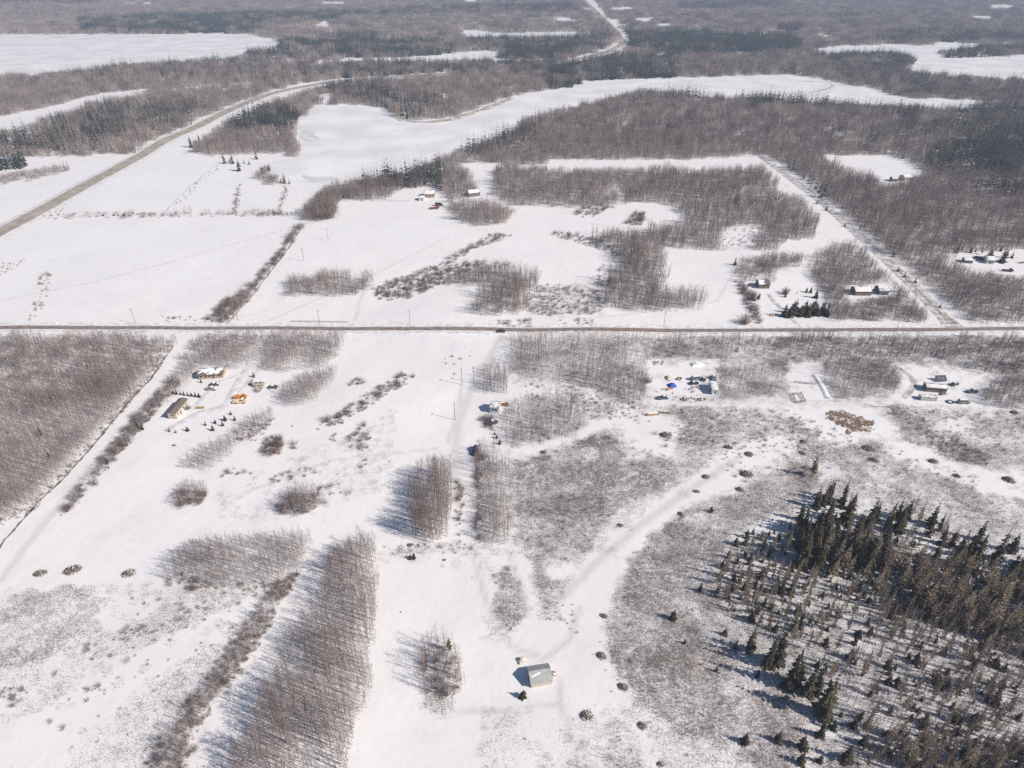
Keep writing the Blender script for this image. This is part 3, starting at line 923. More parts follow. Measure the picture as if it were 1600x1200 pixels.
D1, D2, D3 = 345.0, 820.0, 1500.0
single, clump, patch, bigpatch = [], [], [], []
for key, poly, dens, h in ASPEN:
    if key != 'far':
        p, hh = select(jgrid(poly, 1.34 / math.sqrt(dens), 0, D1), h, poly, 2.2)
        if len(p):
            keep = rng.rand(len(p)) < np.clip(.28 + 1.45 * vnoise(p[:, 0], p[:, 1], 5, 4), 0, 1)
            single += [(a[0], a[1], b, key) for a, b in zip(p[keep], hh[keep])]
    for lo, hi, step, dst in ((D1, D2, 5.0, clump), (D2, D3, 12.0, patch), (D3, 3900., 24.0, bigpatch)):
        if key != 'far' and lo >= D2:
            continue
        st = step if dens >= .9 else step / math.sqrt(max(dens, .2)) * .95
        p, hh = select(jgrid(poly, st * .92, lo, hi), h, poly, 1.6, key == 'far' or key[0] == 'f', .6)
        if len(p):
            keep = rng.rand(len(p)) < np.clip(.72 + .8 * vnoise(p[:, 0], p[:, 1], 40 if step < 10 else 120, 4), 0, 1)
            dst += [(a[0], a[1], b / 12.0) for a, b in zip(p[keep], hh[keep])]
print('aspens', len(single), len(clump), len(patch), len(bigpatch))

# individuals: the three hundred that show largest
S = np.array([(a, b, c) for a, b, c, d in single])
skey = [d for a, b, c, d in single]
sz = hz(S[:, 0], S[:, 1])
bx, by = PX(S[:, 0], S[:, 1], sz)
tx, ty = PX(S[:, 0], S[:, 1], sz + S[:, 2])
infr = (bx > 8) & (bx < 1592) & (by < 1196) & (ty > 0)
show = np.hypot(tx - bx, ty - by) * infr * rng.uniform(.8, 1.15, len(S))
order = np.argsort(-show)
ind = set(order[:300].tolist())
STAND = {
    'big grove': 'slender bare aspen in the long dense grove at lower left',
    'island grove': 'bare aspen in the small isolated copse west of the metal shed',
    'oval grove': 'bare aspen in the oval grove west of the snowy trail',
    'swamp edge': 'thin bare aspen among the conifers of the swampy wood',
    'wedge grove': 'bare aspen in the wedge-shaped grove above the long grove',
    'cutline strip': 'bare young aspen in the shrubby strip west of the cutline',
    'trail row': 'bare aspen in the row east of the snowy trail',
}
asp = [aspen_mesh(300 + i, 10.0) for i in range(8)]
for i in sorted(ind):
    x, y, h = S[i]
    key = skey[i]
    v = rng.randint(8)
    s = h / 10.0
    t = thing('aspen_tree', (x, y, sz[i] - .05), rng.uniform(0, 6.28), STAND.get(key, 'slender bare aspen standing in the %s' % key), 'tree', 'bare aspens of the ' + key)
    t.rotation_euler.x = rng.normal(0, .03)
    t.rotation_euler.y = rng.normal(0, .03)
    t.scale = (s * .95, s * .95, s)
    obj('trunk', asp[v][0], t)
    obj('crown', asp[v][1], t)
rest = np.array([i for i in range(len(S)) if i not in ind])


def stack(*a):
    return np.concatenate(a)


protos = [aspen_mesh(500 + i, 10.0, 30, 2, 3, False, 1.15).mesh('aspen', BARK, TWIG) for i in range(8)]
protos += [aspen_patch(600 + i, 10, 5.4, 12.0, 18, 1.4) for i in range(5)]
protos += [aspen_patch(700 + i, 48, 12.5, 12.0, 10, 2.0) for i in range(4)]
protos += [aspen_patch(800 + i, 110, 25.5, 12.0, 7, 3.2) for i in range(4)]
P, R, SC, IX = [], [], [], []


def push(xyz, scl, lo, n, tilt):
    m = len(xyz)
    P.append(xyz)
    R.append(np.stack([rng.normal(0, tilt, m), rng.normal(0, tilt, m), rng.uniform(0, 6.283, m)], 1))
    SC.append(scl)
    IX.append(rng.randint(lo, lo + n, m))


a = S[rest]
s = a[:, 2] / 10
push(np.stack([a[:, 0], a[:, 1], sz[rest] - .05], 1), np.stack([s, s, s], 1), 0, 8, .03)
for arr, lo, n in ((clump, 8, 5), (patch, 13, 4), (bigpatch, 17, 4)):
    a = np.array(arr)
    o1 = np.ones(len(a))
    push(np.stack([a[:, 0], a[:, 1], hz(a[:, 0], a[:, 1]) - .05], 1), np.stack([o1, o1, a[:, 2]], 1), lo, n, 0)
scatter('aspen_forest', stack(*P), stack(*R), stack(*SC), stack(*IX), protos, 'grey-brown leafless aspen forest covering the land to the horizon', 'forest')

# ------------------------------------------------------------------ far conifers
cp, cs, cix = [], [], []
for poly, dens in CONIFER_FAR:
    for lo, hi, step, base, n in ((300, 1100, 3.0, 0, 5), (1100, 3900, 8.8, 5, 3)):
        p, hh = select(jgrid(poly, step / math.sqrt(dens), lo, hi), 14.0, poly, 1.5, False, .1)
        if len(p):
            keep = rng.rand(len(p)) < np.clip(.1 + 1.5 * vnoise(p[:, 0], p[:, 1], 22 if base == 0 else 60, 3), .03, 1)
            p, hh = p[keep], hh[keep]
            cp.append(np.stack([p[:, 0], p[:, 1], hz(p[:, 0], p[:, 1])], 1))
            cs.append(hh / 14.0)
            cix.append(rng.randint(base, base + n, len(p)))
# scattered spires in the far woods
for lo, hi, step, base, n in ((450, 1100, 30, 0, 5), (1100, 3900, 70, 5, 3)):
    p, hh = select(jgrid(ext(FAR), step, lo, hi), 13.0, ext(FAR), 1.0)
    keep = rng.rand(len(p)) < vnoise(p[:, 0], p[:, 1], 150, 5) ** 2 * 1.3
    p, hh = p[keep], hh[keep]
    cp.append(np.stack([p[:, 0], p[:, 1], hz(p[:, 0], p[:, 1])], 1))
    cs.append(hh / 14.0)
    cix.append(rng.randint(base, base + n, len(p)))


def far_conifer(seed, h):
    tr, cr = conifer_parts(seed, h, h * .15, 9, 5, .42, .45)
    return cr


fprot = [far_conifer(40 + i, 14.0).mesh('conifer', FARNEEDLE) for i in range(5)]
for i in range(3):
    r = random.Random(70 + i)
    mb = MB()
    for j in range(11):
        t = far_conifer(900 + i * 20 + j, 14.0 * r.uniform(.6, 1.1))
        x, y = r.uniform(-6.5, 6.5), r.uniform(-6.5, 6.5)
        n0 = len(mb.v)
        mb.v += [(q[0] + x, q[1] + y, q[2]) for q in t.v]
        mb.f += [tuple(k + n0 for k in f) for f in t.f]
        mb.m += t.m
    fprot.append(mb.mesh('conifer_patch', FARNEEDLE))
pp, ss = stack(*cp), stack(*cs)
print('far conifers', len(pp))
scatter('conifer_forest', pp, np.stack([np.zeros(len(pp)), np.zeros(len(pp)), rng.uniform(0, 6.28, len(pp))], 1), np.stack([ss, ss, ss], 1), stack(*cix), fprot, 'dark blue-green conifer stands between the frozen lakes', 'forest')
# ------------------------------------------------------------------ single conifers
SPR = []
for i in range(8):
    tr, cr = conifer_parts(20 + i, 10.0, 1.9 + .25 * (i % 3), 15, 8, .36, .5, .05 + .03 * (i % 2))
    SPR.append((tr.mesh('trunk', SBARK), cr.mesh('crown', NEEDLE)))
PIN = []
for i in range(3):
    tr, cr = conifer_parts(50 + i, 10.0, 1.7, 13, 7, .34, .15, .28)
    PIN.append((tr.mesh('trunk', SBARK), cr.mesh('crown', PINE)))
TAM = []
for i in range(8):
    tr, cr = conifer_parts(80 + i, 10.0, 1.5 + .1 * (i % 3), 22, 9, .15, -.35, .10)
    TAM.append((tr.mesh('trunk', SBARK), cr.mesh('crown', TAN)))


def plant(name, meshes, X, Y, Z, h, label, group, cat='tree', fat=1.0, parts=('trunk', 'crown'), h0=10.0, tilt=.02):
    s = h / h0
    t = thing(name, (X, Y, Z - .06), rng.uniform(0, 6.28), label, cat, group)
    t.rotation_euler.x, t.rotation_euler.y = rng.normal(0, tilt), rng.normal(0, tilt)
    t.scale = (s * fat, s * fat, s)
    for nm, me in zip(parts, meshes):
        obj(nm, me, t)
    return t


def spruce(px, by, ty, label, group=None, fat=1.15, kinds=None, name='spruce_tree'):
    X, Y, Z, h = height_from(px, by, ty)
    k = kinds or SPR
    return plant(name, k[rng.randint(len(k))], X, Y, Z, max(h, .8), label, group, fat=fat)


def crop(ox, oy, s, rows):
    return [(ox + a / s, oy + b / s, oy + c / s) for a, b, c in rows]


n_spr = 0


def spruces(rows, label, group, fat=1.15, kinds=None, name='spruce_tree'):
    global n_spr
    for r in rows:
        spruce(*r, label, group, fat, kinds, name)
        n_spr += 1


spruces(crop(240, 560, 7.27, [(222, 400, 345), (262, 408, 345), (308, 410, 362), (347, 418, 358), (390, 424, 372), (432, 428, 375), (478, 436, 378), (518, 440, 382)]), 'small dark spruce in the row planted beside the brown trailer home', 'row of yard spruces', 1.3)
one = [((1140, 212, 145), 'dark spruce casting a shadow towards the curved driveway'), ((540, 275, 222), 'small spruce in front of the long snow-roofed house'), ((1580, 775, 750), 'tiny lone spruce on the snow east of the yard')]
for r, lb in one:
    spruces(crop(240, 560, 7.27, [r]), lb, None, 1.3)
spruces(crop(240, 560, 7.27, [(880, 640, 590), (815, 705, 632), (925, 705, 642), (705, 740, 685), (790, 767, 698), (590, 760, 706), (390, 825, 762), (675, 820, 748)]), 'small spruce scattered on the yard south of the orange truck', 'yard spruces south of the trucks', 1.3)
spruces(crop(0, 580, 2.963, [(640, 265, 228), (660, 270, 238), (560, 345, 312), (588, 345, 330), (540, 380, 348), (495, 430, 408), (668, 215, 193), (688, 190, 168), (785, 280, 258), (815, 285, 268), (525, 405, 390), (505, 450, 435)]), 'small spruce along the thin strip of trees east of the cutline', 'spruces along the cutline strip')
spruces(crop(0, 580, 2.963, [(190, 296, 255), (38, 290, 268), (230, 400, 370)]), 'dark spruce rising inside the western aspen wood', 'spruces in the western aspen wood')
# eastern homestead
hedge = []
for i in range(13):
    hedge.append((605 + i * 26 + rng.uniform(-6, 6), 500 - (i % 3) * 22 + rng.uniform(-6, 6), 392 - (i % 3) * 16 + rng.uniform(-15, 12)))
spruces(crop(1120, 400, 5.333, hedge), 'tall dark spruce in the dense stand beside the gravel road', 'roadside spruce stand', 1.7)
spruces(crop(1120, 400, 5.333, [(560, 507, 388)]), 'broad dark spruce just west of the dense roadside stand', None, 1.5)
spruces(crop(1120, 400, 5.333, [(825, 350, 266)]), 'dark spruce standing behind the roadside stand', None, 1.6)
spruces(crop(1120, 400, 5.333, [(745, 302, 255), (780, 306, 248)]), 'grey-green spruce of the close pair north of the roadside stand', 'pair of spruces by the roadside stand', 1.4)
spruces(crop(1120, 400, 5.333, [(570, 342, 298)]), 'small spruce below the round tan bush', None, 1.3)
spruces(crop(1120, 400, 5.333, [(670, 312, 293)]), 'very small spruce on open snow in the eastern yard', None, 1.3)
spruces(crop(1120, 400, 5.333, [(150, 75, -2)]), 'dark spruce at the field corner north-west of the eastern homestead', None, 1.2)
spruces(crop(1120, 400, 5.333, [(345, 378, 305)]), 'olive rounded pine beside the cabin of the eastern homestead', None, 2.2, PIN, 'pine_tree')
spruces(crop(1060, 290, 2.963, [(770, 190, 168), (995, 330, 303), (1015, 398, 372), (1045, 425, 393), (1095, 450, 418), (1210, 565, 543), (685, 115, 88), (640, 85, 62), (840, 200, 178)]), 'small spruce on the verge of the long side road', 'spruces along the side road', 1.3)
spruces(crop(1460, 360, 11.43, [(400, 400, 228), (490, 352, 240), (640, 402, 232), (730, 382, 285), (350, 392, 258), (200, 312, 238), (1180, 372, 250), (560, 395, 300)]), 'dark spruce in the line behind the far eastern yard', 'spruces behind the eastern yard', 1.1)
spruces(crop(1460, 360, 11.43, [(830, 425, 275)]), 'olive-green pine in the line behind the far eastern yard', None, 1.6, PIN, 'pine_tree')
spruces(crop(1460, 360, 11.43, [(980, 490, 280), (1210, 575, 290), (1270, 490, 320), (1380, 492, 368)]), 'tall leaning dark spruce inside the far eastern yard', 'spruces inside the eastern yard', 1.5)
spruces([(984, 411, 386)], 'lone dark spruce rising out of the block of aspens north of the road', None, .9)
spruces([(951, 446, 426)], 'slim dark spruce on the west edge of the aspen block', None, .8)
spruces(crop(0, 0, 2.963, [(1108, 792, 732), (1078, 757, 708), (1188, 737, 693), (1040, 757, 713), (1030, 732, 710), (1130, 757, 735), (1155, 762, 738), (1066, 750, 725)]), 'dark spruce in the loose row on the field south of the highway', 'spruces on the highway field')
spruces(crop(0, 0, 2.963, [(885, 682, 622), (908, 668, 638), (922, 656, 618)]), 'dark spruce of the trio standing beside the highway', 'spruces beside the highway')
spruces(crop(0, 0, 2.963, [(1318, 848, 798), (1340, 852, 825), (1245, 790, 755), (1215, 806, 768), (1225, 800, 778), (1300, 845, 825)]), 'dark spruce in the curved thicket at the lake shore', 'spruces at the lake shore thicket')
hl = [(165 + i * 13 + rng.uniform(-5, 5), 337.5 + rng.uniform(-.6, .6), 333.5 + rng.uniform(-1.2, 1)) for i in range(4)] + [(185, 337, 333), (194, 337, 331.5), (202, 337, 333), (268, 336.5, 331), (370, 336.5, 332), (450, 336, 332)]
spruces(hl, 'small spruce in the long hedgerow across the western fields', 'hedgerow spruces', 1.3)
# near field
spruces([(817.5, 1090, 1077.5)], 'small conical spruce beside the metal shed', None, 1.5)
spruces([(642, 874, 865), (647, 873, 863)], 'small spruce of the close pair below the oval grove', 'pair of spruces below the oval grove', 1.5)
spruces([(702, 1016, 996)], 'rust-brown spruce at the north tip of the isolated copse', None, 1.3, PIN)
spruces([(776, 685, 677), (773, 679, 672), (781, 694, 684)], 'small dark spruce in the shrubs south of the cabin', 'spruces south of the cabin', 1.2)
spruces([(1052, 968, 952)], 'small lone spruce on the brushy slope east of the shed', None, 1.4)
spruces([(1111, 800, 790)], 'small lone spruce beside the cleared track', None, 1.4)
spruces([(1069.5, 1006, 998)], 'very small spruce at the tip of a long tree shadow', None, 1.3)
spruces(crop(1040, 640, 5.714, [(1305, 600, 400)]), 'tall olive pine standing alone at the north edge of the swampy wood', None, 1.2, PIN, 'pine_tree')
spruces(crop(1060, 880, 2.963, [(305, 832, 785), (460, 826, 773), (567, 928, 870), (655, 922, 883), (572, 857, 798), (265, 392, 350), (215, 332, 298), (365, 527, 490), (175, 502, 473), (100, 132, 88), (655, 800, 735), (712, 770, 720), (775, 915, 840), (850, 840, 790)]), 'small spruce scattered on the brush west of the swampy wood', 'spruces on the brush west of the swamp', 1.25)
BIGL = 'tall dark spruce in the ragged western edge of the swampy wood'
spruces(crop(1060, 880, 2.963, [(330, 405, 280), (410, 478, 325), (452, 470, 300), (510, 572, 385), (540, 560, 430), (590, 612, 480), (632, 600, 440), (655, 705, 512), (560, 300, 210), (690, 690, 620)]), BIGL, 'edge spruces of the swampy wood', .8)

# the swampy wood in the south-east
WOOD_A = ext([(1240, 885), (1248, 790), (1300, 745), (1318, 738), (1345, 770), (1400, 782), (1440, 765), (1490, 800), (1535, 830), (1530, 905), (1450, 908), (1400, 895), (1300, 890)])
WOOD_E = ext([(1490, 800), (1600, 835), (1600, 960), (1520, 920)])
WOOD_B = ext([(1110, 900), (1150, 830), (1240, 800), (1300, 900), (1420, 900), (1600, 980), (1600, 1200), (1400, 1200), (1330, 1150), (1290, 1080), (1250, 1010), (1200, 985), (1130, 950)])
WOOD_A2 = ext([(1245, 900), (1260, 820), (1310, 790), (1400, 830), (1480, 850), (1600, 890), (1600, 1000), (1500, 985), (1400, 960), (1300, 925)])
WOOD_C = ext([(1400, 900), (1600, 900), (1600, 1050), (1520, 1010), (1430, 960)])
WOOD_D = ext([(1400, 1120), (1600, 1150), (1600, 1200), (1390, 1200)])


def wood(poly, step, h, jitter, clump=None):
    p = jgrid(poly, step)
    if clump:
        p = p[rng.rand(len(p)) < np.clip(-.45 + 2.2 * vnoise(p[:, 0], p[:, 1], clump, 6), 0.04, 1)]
    p = p[rng.permutation(len(p))]
    hh = h * rng.uniform(1 - jitter, 1 + jitter, len(p))
    z = hz(p[:, 0], p[:, 1])
    bx, by = PX(p[:, 0], p[:, 1], z)
    tx, ty = PX(p[:, 0], p[:, 1], z + hh * .95)
    k = inpoly(bx, by, poly) & inpoly(tx, ty, poly)
    return [(a, b, c, d) for (a, b), c, d in zip(p[k], z[k], hh[k])]


def wooden(rows, kinds, name, label, group, fat=1.0, cap=999, tilt=.03):
    for x, y, z, h in rows[:cap]:
        plant(name, kinds[rng.randint(len(kinds))], x, y, z, h, label, group, fat=fat * rng.uniform(.85, 1.2), tilt=tilt)
    return min(len(rows), cap)


n_spr += wooden(wood(WOOD_A, 3.6, 14.0, .4, 14), SPR, 'spruce_tree', 'tall dark spruce in the dense north side of the swampy wood', 'dense spruces of the swampy wood', .85, 105)
n_spr += wooden(wood(WOOD_E, 6.5, 12, .35) + wood(WOOD_C, 7.0, 9, .35), SPR, 'spruce_tree', 'dark spruce deep in the swampy wood near the east edge', 'eastern spruces of the swampy wood', 1.0, 30)
n_spr += wooden(wood(WOOD_B, 6.5, 4.2, .55), SPR, 'spruce_tree', 'low young spruce under the thin trees of the swampy wood', 'young spruces of the swampy wood', 1.25, 300 - n_spr)
n_tam = wooden(wood(WOOD_A2, 3.4, 12.5, .25, 12), TAM, 'tamarack_tree', 'tan leafless tamarack among the dense dark spruces', 'tamaracks among the dense spruces', 1.05, 90)
n_tam += wooden(wood(WOOD_C, 4.6, 10, .35, 12), TAM, 'tamarack_tree', 'tan leafless tamarack near the east edge of the swampy wood', 'eastern tamaracks of the swampy wood', 1.05, 70)
n_tam += wooden(wood(WOOD_D, 4.0, 9, .3), TAM, 'tamarack_tree', 'tan leafless tamarack at the south end of the swampy wood', 'southern tamaracks of the swampy wood', 1.1, 40)
n_tam += wooden(wood(WOOD_B, 4.6, 8.5, .45, 16), TAM, 'tamarack_tree', 'thin tan tamarack in the open southern half of the swampy wood', 'thin tamaracks of the swampy wood', .7, 300 - n_tam)
xt = wood(WOOD_B, 3.3, 6.8, .55, 11) + wood(WOOD_D, 2.8, 7.5, .4) + wood(WOOD_A2, 7, 9, .4) + wood(WOOD_A, 7, 9, .4)
xs2 = wood(WOOD_B, 4.2, 3.0, .6, 18) + wood(WOOD_A2, 5, 4, .5)


def merged(kind, m1, m2):
    out = []
    for a_, b_ in kind:
        mb = MB()
        for me_, mi in ((a_, 0), (b_, 1)):
            mb.add([tuple(v.co) for v in me_.vertices], [tuple(p.vertices) for p in me_.polygons], mi)
        out.append(mb.mesh('whole_tree', m1, m2))
    return out


for nm, rows, kind, m1, m2, lb, fat in (('tamarack_wood', xt, TAM, SBARK, TAN, 'tan and grey thin tamaracks filling the swampy wood', .65), ('young_spruce_wood', xs2, SPR, SBARK, NEEDLE, 'low dark young spruces sprinkled through the swampy wood', 1.2)):
    q = np.array(rows)
    s = q[:, 3] / 10
    m = len(q)
    scatter(nm, q[:, :3], np.stack([rng.normal(0, .03, m), rng.normal(0, .03, m), rng.uniform(0, 6.28, m)], 1), np.stack([s * fat, s * fat, s], 1), rng.randint(0, 8, m), merged(kind, m1, m2), lb, 'trees')
print('spruce', n_spr, 'tamarack', n_tam)

# ------------------------------------------------------------------ shrubs
SHR = [shrub_mb(10 + i, 46, 2.2, 1.2 + .15 * i, .036).mesh('stems', REDTWIG) for i in range(5)] + [shrub_mb(30 + i, 50, 2.0, 1.3 + .2 * i, .036).mesh('stems', GREYTWIG) for i in range(4)]
# key, outline, spacing m, height, red share
SHRUB = [
    ('diagonal thicket', [(486, 670), (520, 650), (560, 625), (600, 600), (640, 580), (650, 590), (612, 614), (570, 642), (540, 657), (500, 674)], 1.7, 2.2, 1),
    ('diagonal thicket', [(543, 684), (570, 658), (580, 690), (572, 707), (548, 700)], 2.0, 2.2, 1), ('diagonal thicket', [(508, 692), (530, 674), (537, 685), (515, 702)], 2.0, 2, 1),
    ('red clump', [(406, 704), (425, 682), (445, 688), (441, 708), (413, 710)], 1.5, 2.6, 1), ('red clump', [(455, 702), (464, 690), (466, 706)], 1.6, 2.2, 1),
    ('red clump', [(545, 600), (560, 592), (570, 600), (552, 606)], 1.8, 2, 1),
    ('field scrub', [(425, 742), (480, 730), (502, 738), (470, 748), (428, 764)], 2.1, 1.6, .5), ('field scrub', [(486, 760), (530, 750), (558, 770), (540, 778), (500, 770)], 2.2, 1.7, .5), ('field scrub', [(340, 738), (365, 728), (400, 742), (350, 748)], 2.0, 2, .3),
    ('field scrub', [(560, 718), (575, 716), (578, 726), (560, 732)], 1.8, 1.6, .6), ('field scrub', [(440, 680), (640, 640), (640, 760), (430, 800)], 13, 1.0, .5),
    ('wedge grove fringe', [(255, 905), (275, 890), (330, 912), (440, 905), (470, 890), (455, 925), (420, 935), (330, 925), (270, 918)], 1.8, 1.6, .8),
    ('cutline fringe', [(470, 890), (445, 945), (412, 995), (375, 1055), (338, 1105), (308, 1145), (285, 1200), (170, 1200), (250, 1150), (305, 1080), (355, 1015), (395, 955), (440, 905)], 1.35, 1.7, .5),
    ('south-west flats', [(190, 930), (320, 930), (420, 940), (380, 990), (300, 1080), (220, 1160), (120, 1180), (60, 1120), (150, 1060), (60, 1080), (30, 1070), (150, 1000)], 5.2, 1.1, .3),
    ('south-west flats', [(0, 1082), (35, 1072), (52, 1092), (20, 1105), (0, 1105)], 1.8, 1.5, .3), ('south-west flats', [(118, 1012), (145, 1002), (165, 1022), (130, 1032)], 1.8, 1.3, .3), ('south-west flats', [(120, 1080), (160, 1060), (175, 1090), (135, 1098)], 2.2, 1.5, .4), ('south-west flats', [(185, 985), (235, 972), (240, 992), (195, 1002)], 1.9, 1.3, .2), ('south-west flats', [(240, 968), (310, 945), (315, 958), (255, 980)], 1.9, 1.2, .3),
    ('trail side', [(712, 752), (723, 748), (723, 848), (711, 850)], 1.5, 1.9, 1), ('trail side', [(742, 690), (752, 690), (754, 850), (744, 850)], 1.6, 1.9, .9), ('trail side', [(600, 850), (660, 848), (720, 850), (800, 860), (720, 862), (610, 868)], 2.4, 1.1, .7), ('trail side', [(748, 655), (770, 652), (772, 672), (750, 672)], 1.4, 2.6, .6),
    ('trail side', [(738, 700), (752, 690), (760, 720), (745, 730)], 1.4, 3, .9), ('trail side', [(690, 560), (740, 545), (722, 590), (700, 600)], 5, 1.4, .4),
    ('marsh band', [(770, 365), (802, 368), (760, 384), (720, 402), (690, 417), (640, 432), (602, 442), (585, 456), (600, 467), (640, 464), (680, 449), (715, 432), (770, 405), (700, 420), (640, 440)], 2.6, 2.6, .5),
    ('marsh band', [(580, 452), (650, 425), (720, 408), (800, 412), (700, 440), (640, 468), (590, 470)], 3.0, 2.2, .6),
    ('marsh band', [(855, 362), (900, 364), (945, 380), (975, 398), (960, 405), (925, 385), (870, 370)], 2.4, 2.2, .2), ('marsh band', [(820, 460), (850, 440), (880, 448), (930, 455), (950, 470), (945, 490), (870, 492), (820, 488)], 2.7, 2.0, .5), ('marsh band', [(930, 430), (945, 410), (950, 440), (930, 450)], 2.8, 2, .1),
    ('road verge', [(772, 501), (830, 500), (832, 511), (778, 511)], 2.4, 2, .8), ('road verge', [(872, 499), (936, 499), (936, 511), (880, 511)], 2.4, 2, .8), ('road verge', [(250, 494), (322, 496), (322, 503), (255, 502)], 2.6, 1.3, .5),
    ('access hedge', [(322, 503), (340, 478), (368, 462), (396, 444), (430, 402), (466, 350), (474, 350), (440, 400), (402, 446), (386, 470), (352, 503)], 2.0, 3.0, .5), ('access hedge', [(478, 345), (500, 308), (520, 300), (528, 314), (520, 343)], 2.4, 4.0, .5),
    ('cutline strip', [(268, 590), (285, 600), (240, 650), (200, 695), (165, 735), (115, 792), (95, 808), (112, 772), (155, 718), (213, 648)], 1.7, 2.6, .35), ('round groves', [(264, 778), (290, 765), (325, 765), (320, 785), (290, 792), (270, 789)], 1.6, 2.4, .5), ('round groves', [(432, 790), (460, 770), (495, 772), (505, 790), (480, 803), (440, 801)], 1.6, 2.4, .5), ('copse', [(660, 1030), (690, 1010), (720, 1030), (724, 1075), (700, 1090), (668, 1082)], 1.7, 2.0, .7),
    ('marsh hollow', [(1120, 368), (1165, 352), (1195, 356), (1188, 376), (1150, 388), (1122, 382)], 4.2, 1.6, .6), ('yard brush', [(1480, 450), (1560, 445), (1570, 475), (1500, 485)], 4, 2, .5),
    ('field islands', [(978, 352), (990, 332), (1006, 334), (1004, 351)], 2.2, 3.2, .8), ('field islands', [(900, 335), (912, 322), (945, 318), (960, 322), (930, 337), (908, 339)], 2.8, 3, .4),
    ('west field draw', [(62, 424), (82, 430), (76, 462), (55, 502), (38, 506), (60, 462)], 3.0, 1.6, .7), ('west field draw', [(0, 422), (15, 412), (40, 403), (42, 408), (12, 428)], 3.2, 1.2, .3),
    ('ditch scrub', [(370, 290), (377, 288), (376, 312), (368, 334), (362, 332)], 2.6, 1.6, .7), ('ditch scrub', [(443, 290), (450, 288), (448, 310), (438, 332), (434, 330)], 2.6, 1.6, .7), ('ditch scrub', [(262, 330), (300, 292), (338, 258), (342, 262), (305, 298), (270, 328)], 3.8, 1.2, .5), ('ditch scrub', [(415, 330), (440, 326), (440, 336), (412, 337)], 2.6, 2.2, 1),
    ('cutline ditch', [(262, 536), (232, 585), (188, 635), (140, 692), (94, 742), (48, 792), (0, 848), (0, 858), (54, 798), (100, 747), (146, 697), (195, 641), (238, 591), (270, 541)], 1.5, 1.2, .2),
    ('east clearing', [(915, 615), (1000, 640), (1020, 655), (960, 665), (910, 640)], 2.8, 1.3, .6), ('east clearing', [(1020, 680), (1080, 660), (1090, 690), (1040, 700)], 2.6, 1.3, .6), ('east clearing', [(1010, 610), (1110, 605), (1120, 632), (1020, 632)], 4, 1.1, .5),
    ('east clearing', [(1100, 690), (1250, 650), (1400, 700), (1560, 760), (1300, 730), (1160, 760)], 3.6, 1.0, .7), ('east clearing', [(1050, 640), (1240, 640), (1250, 690), (1100, 720), (1060, 700)], 3.0, 1.0, .7), ('east clearing', [(1440, 640), (1600, 640), (1600, 730), (1500, 700)], 3.2, 1.0, .8), ('east clearing', [(820, 600), (1010, 570), (1010, 640), (930, 660), (830, 700)], 3.0, 1.1, .6), ('east clearing', [(1020, 525), (1600, 530), (1600, 575), (1300, 560), (1020, 560)], 3.4, 1.3, .8), ('east slope', [(960, 940), (1010, 850), (1150, 780), (1240, 760), (1120, 880), (1130, 950), (1260, 1020), (1330, 1150), (1400, 1200), (1150, 1180), (1010, 1090)], 3.4, .75, .6), ('east slope', [(1290, 745), (1600, 800), (1600, 850), (1400, 790)], 3.4, .8, .6), ('central brush', [(800, 720), (930, 680), (1040, 710), (1060, 745), (960, 800), (900, 885), (800, 842)], 3.2, .85, .8), ('east clearing', [(1380, 630), (1420, 640), (1500, 690), (1560, 730), (1480, 720)], 2.3, 1.2, .7), ('east clearing', [(1230, 640), (1260, 650), (1292, 680), (1280, 684), (1240, 660)], 1.9, 1.3, .8),
    ('shed yard', [(895, 1000), (960, 980), (1000, 1060), (960, 1090), (920, 1060)], 5, .8, .4), ('shed yard', [(800, 1120), (1000, 1110), (1100, 1180), (1000, 1200), (820, 1200)], 5.5, .7, .4), ('shed yard', [(840, 930), (900, 945), (910, 990), (840, 975)], 2.4, .9, .9), ('shed yard', [(770, 890), (800, 885), (808, 920), (780, 930)], 2.4, 1.3, .5),
    ('yard scrub', [(370, 670), (432, 655), (400, 690), (365, 690)], 2.0, 1.6, .6), ('yard scrub', [(392, 595), (410, 598), (412, 614), (390, 612)], 1.6, 2.2, .7), ('cabin yard', [(1150, 440), (1172, 445), (1182, 478), (1190, 505), (1178, 505), (1160, 470)], 2.2, 3.0, .6),
    ('hedgerow', [(105, 333), (290, 333), (470, 331), (470, 338), (105, 340)], 4.5, 1.8, .4), ('hedgerow', [(70, 335), (100, 325), (108, 340), (75, 345)], 3, 1.5, .3),
]
SHL = {
    'diagonal thicket': 'reddish-brown willow shrub in the diagonal thicket across the open field',
    'red clump': 'dense reddish shrub in a small clump on the open field',
    'field scrub': 'low grey-brown shrub in the scattered scrub above the round groves',
    'wedge grove fringe': 'rusty shrub in the fringe below the wedge-shaped grove',
    'cutline fringe': 'low tangled shrub in the strip along the west side of the cutline',
    'south-west flats': 'small dark shrub scattered on the snowy flats at lower left',
    'trail side': 'reddish shrub lining the snowy trail beside the oval grove',
    'cutline strip': 'grey-brown shrub in the long thin strip east of the cutline',
    'round groves': 'brown shrub inside one of the two round groves on the open field',
    'copse': 'rusty shrub under the isolated copse west of the metal shed',
    'east slope': 'tiny brown shrub on the brushy slope west of the swampy wood',
    'central brush': 'small brown shrub in the grey brush east of the trail row',
    'shed yard': 'tiny shrub poking through the snow around the metal shed',
    'yard scrub': 'brown shrub at the edge of the western yard',
    'east clearing': 'low brown shrub scattered across the eastern clearing',
}
sh = []
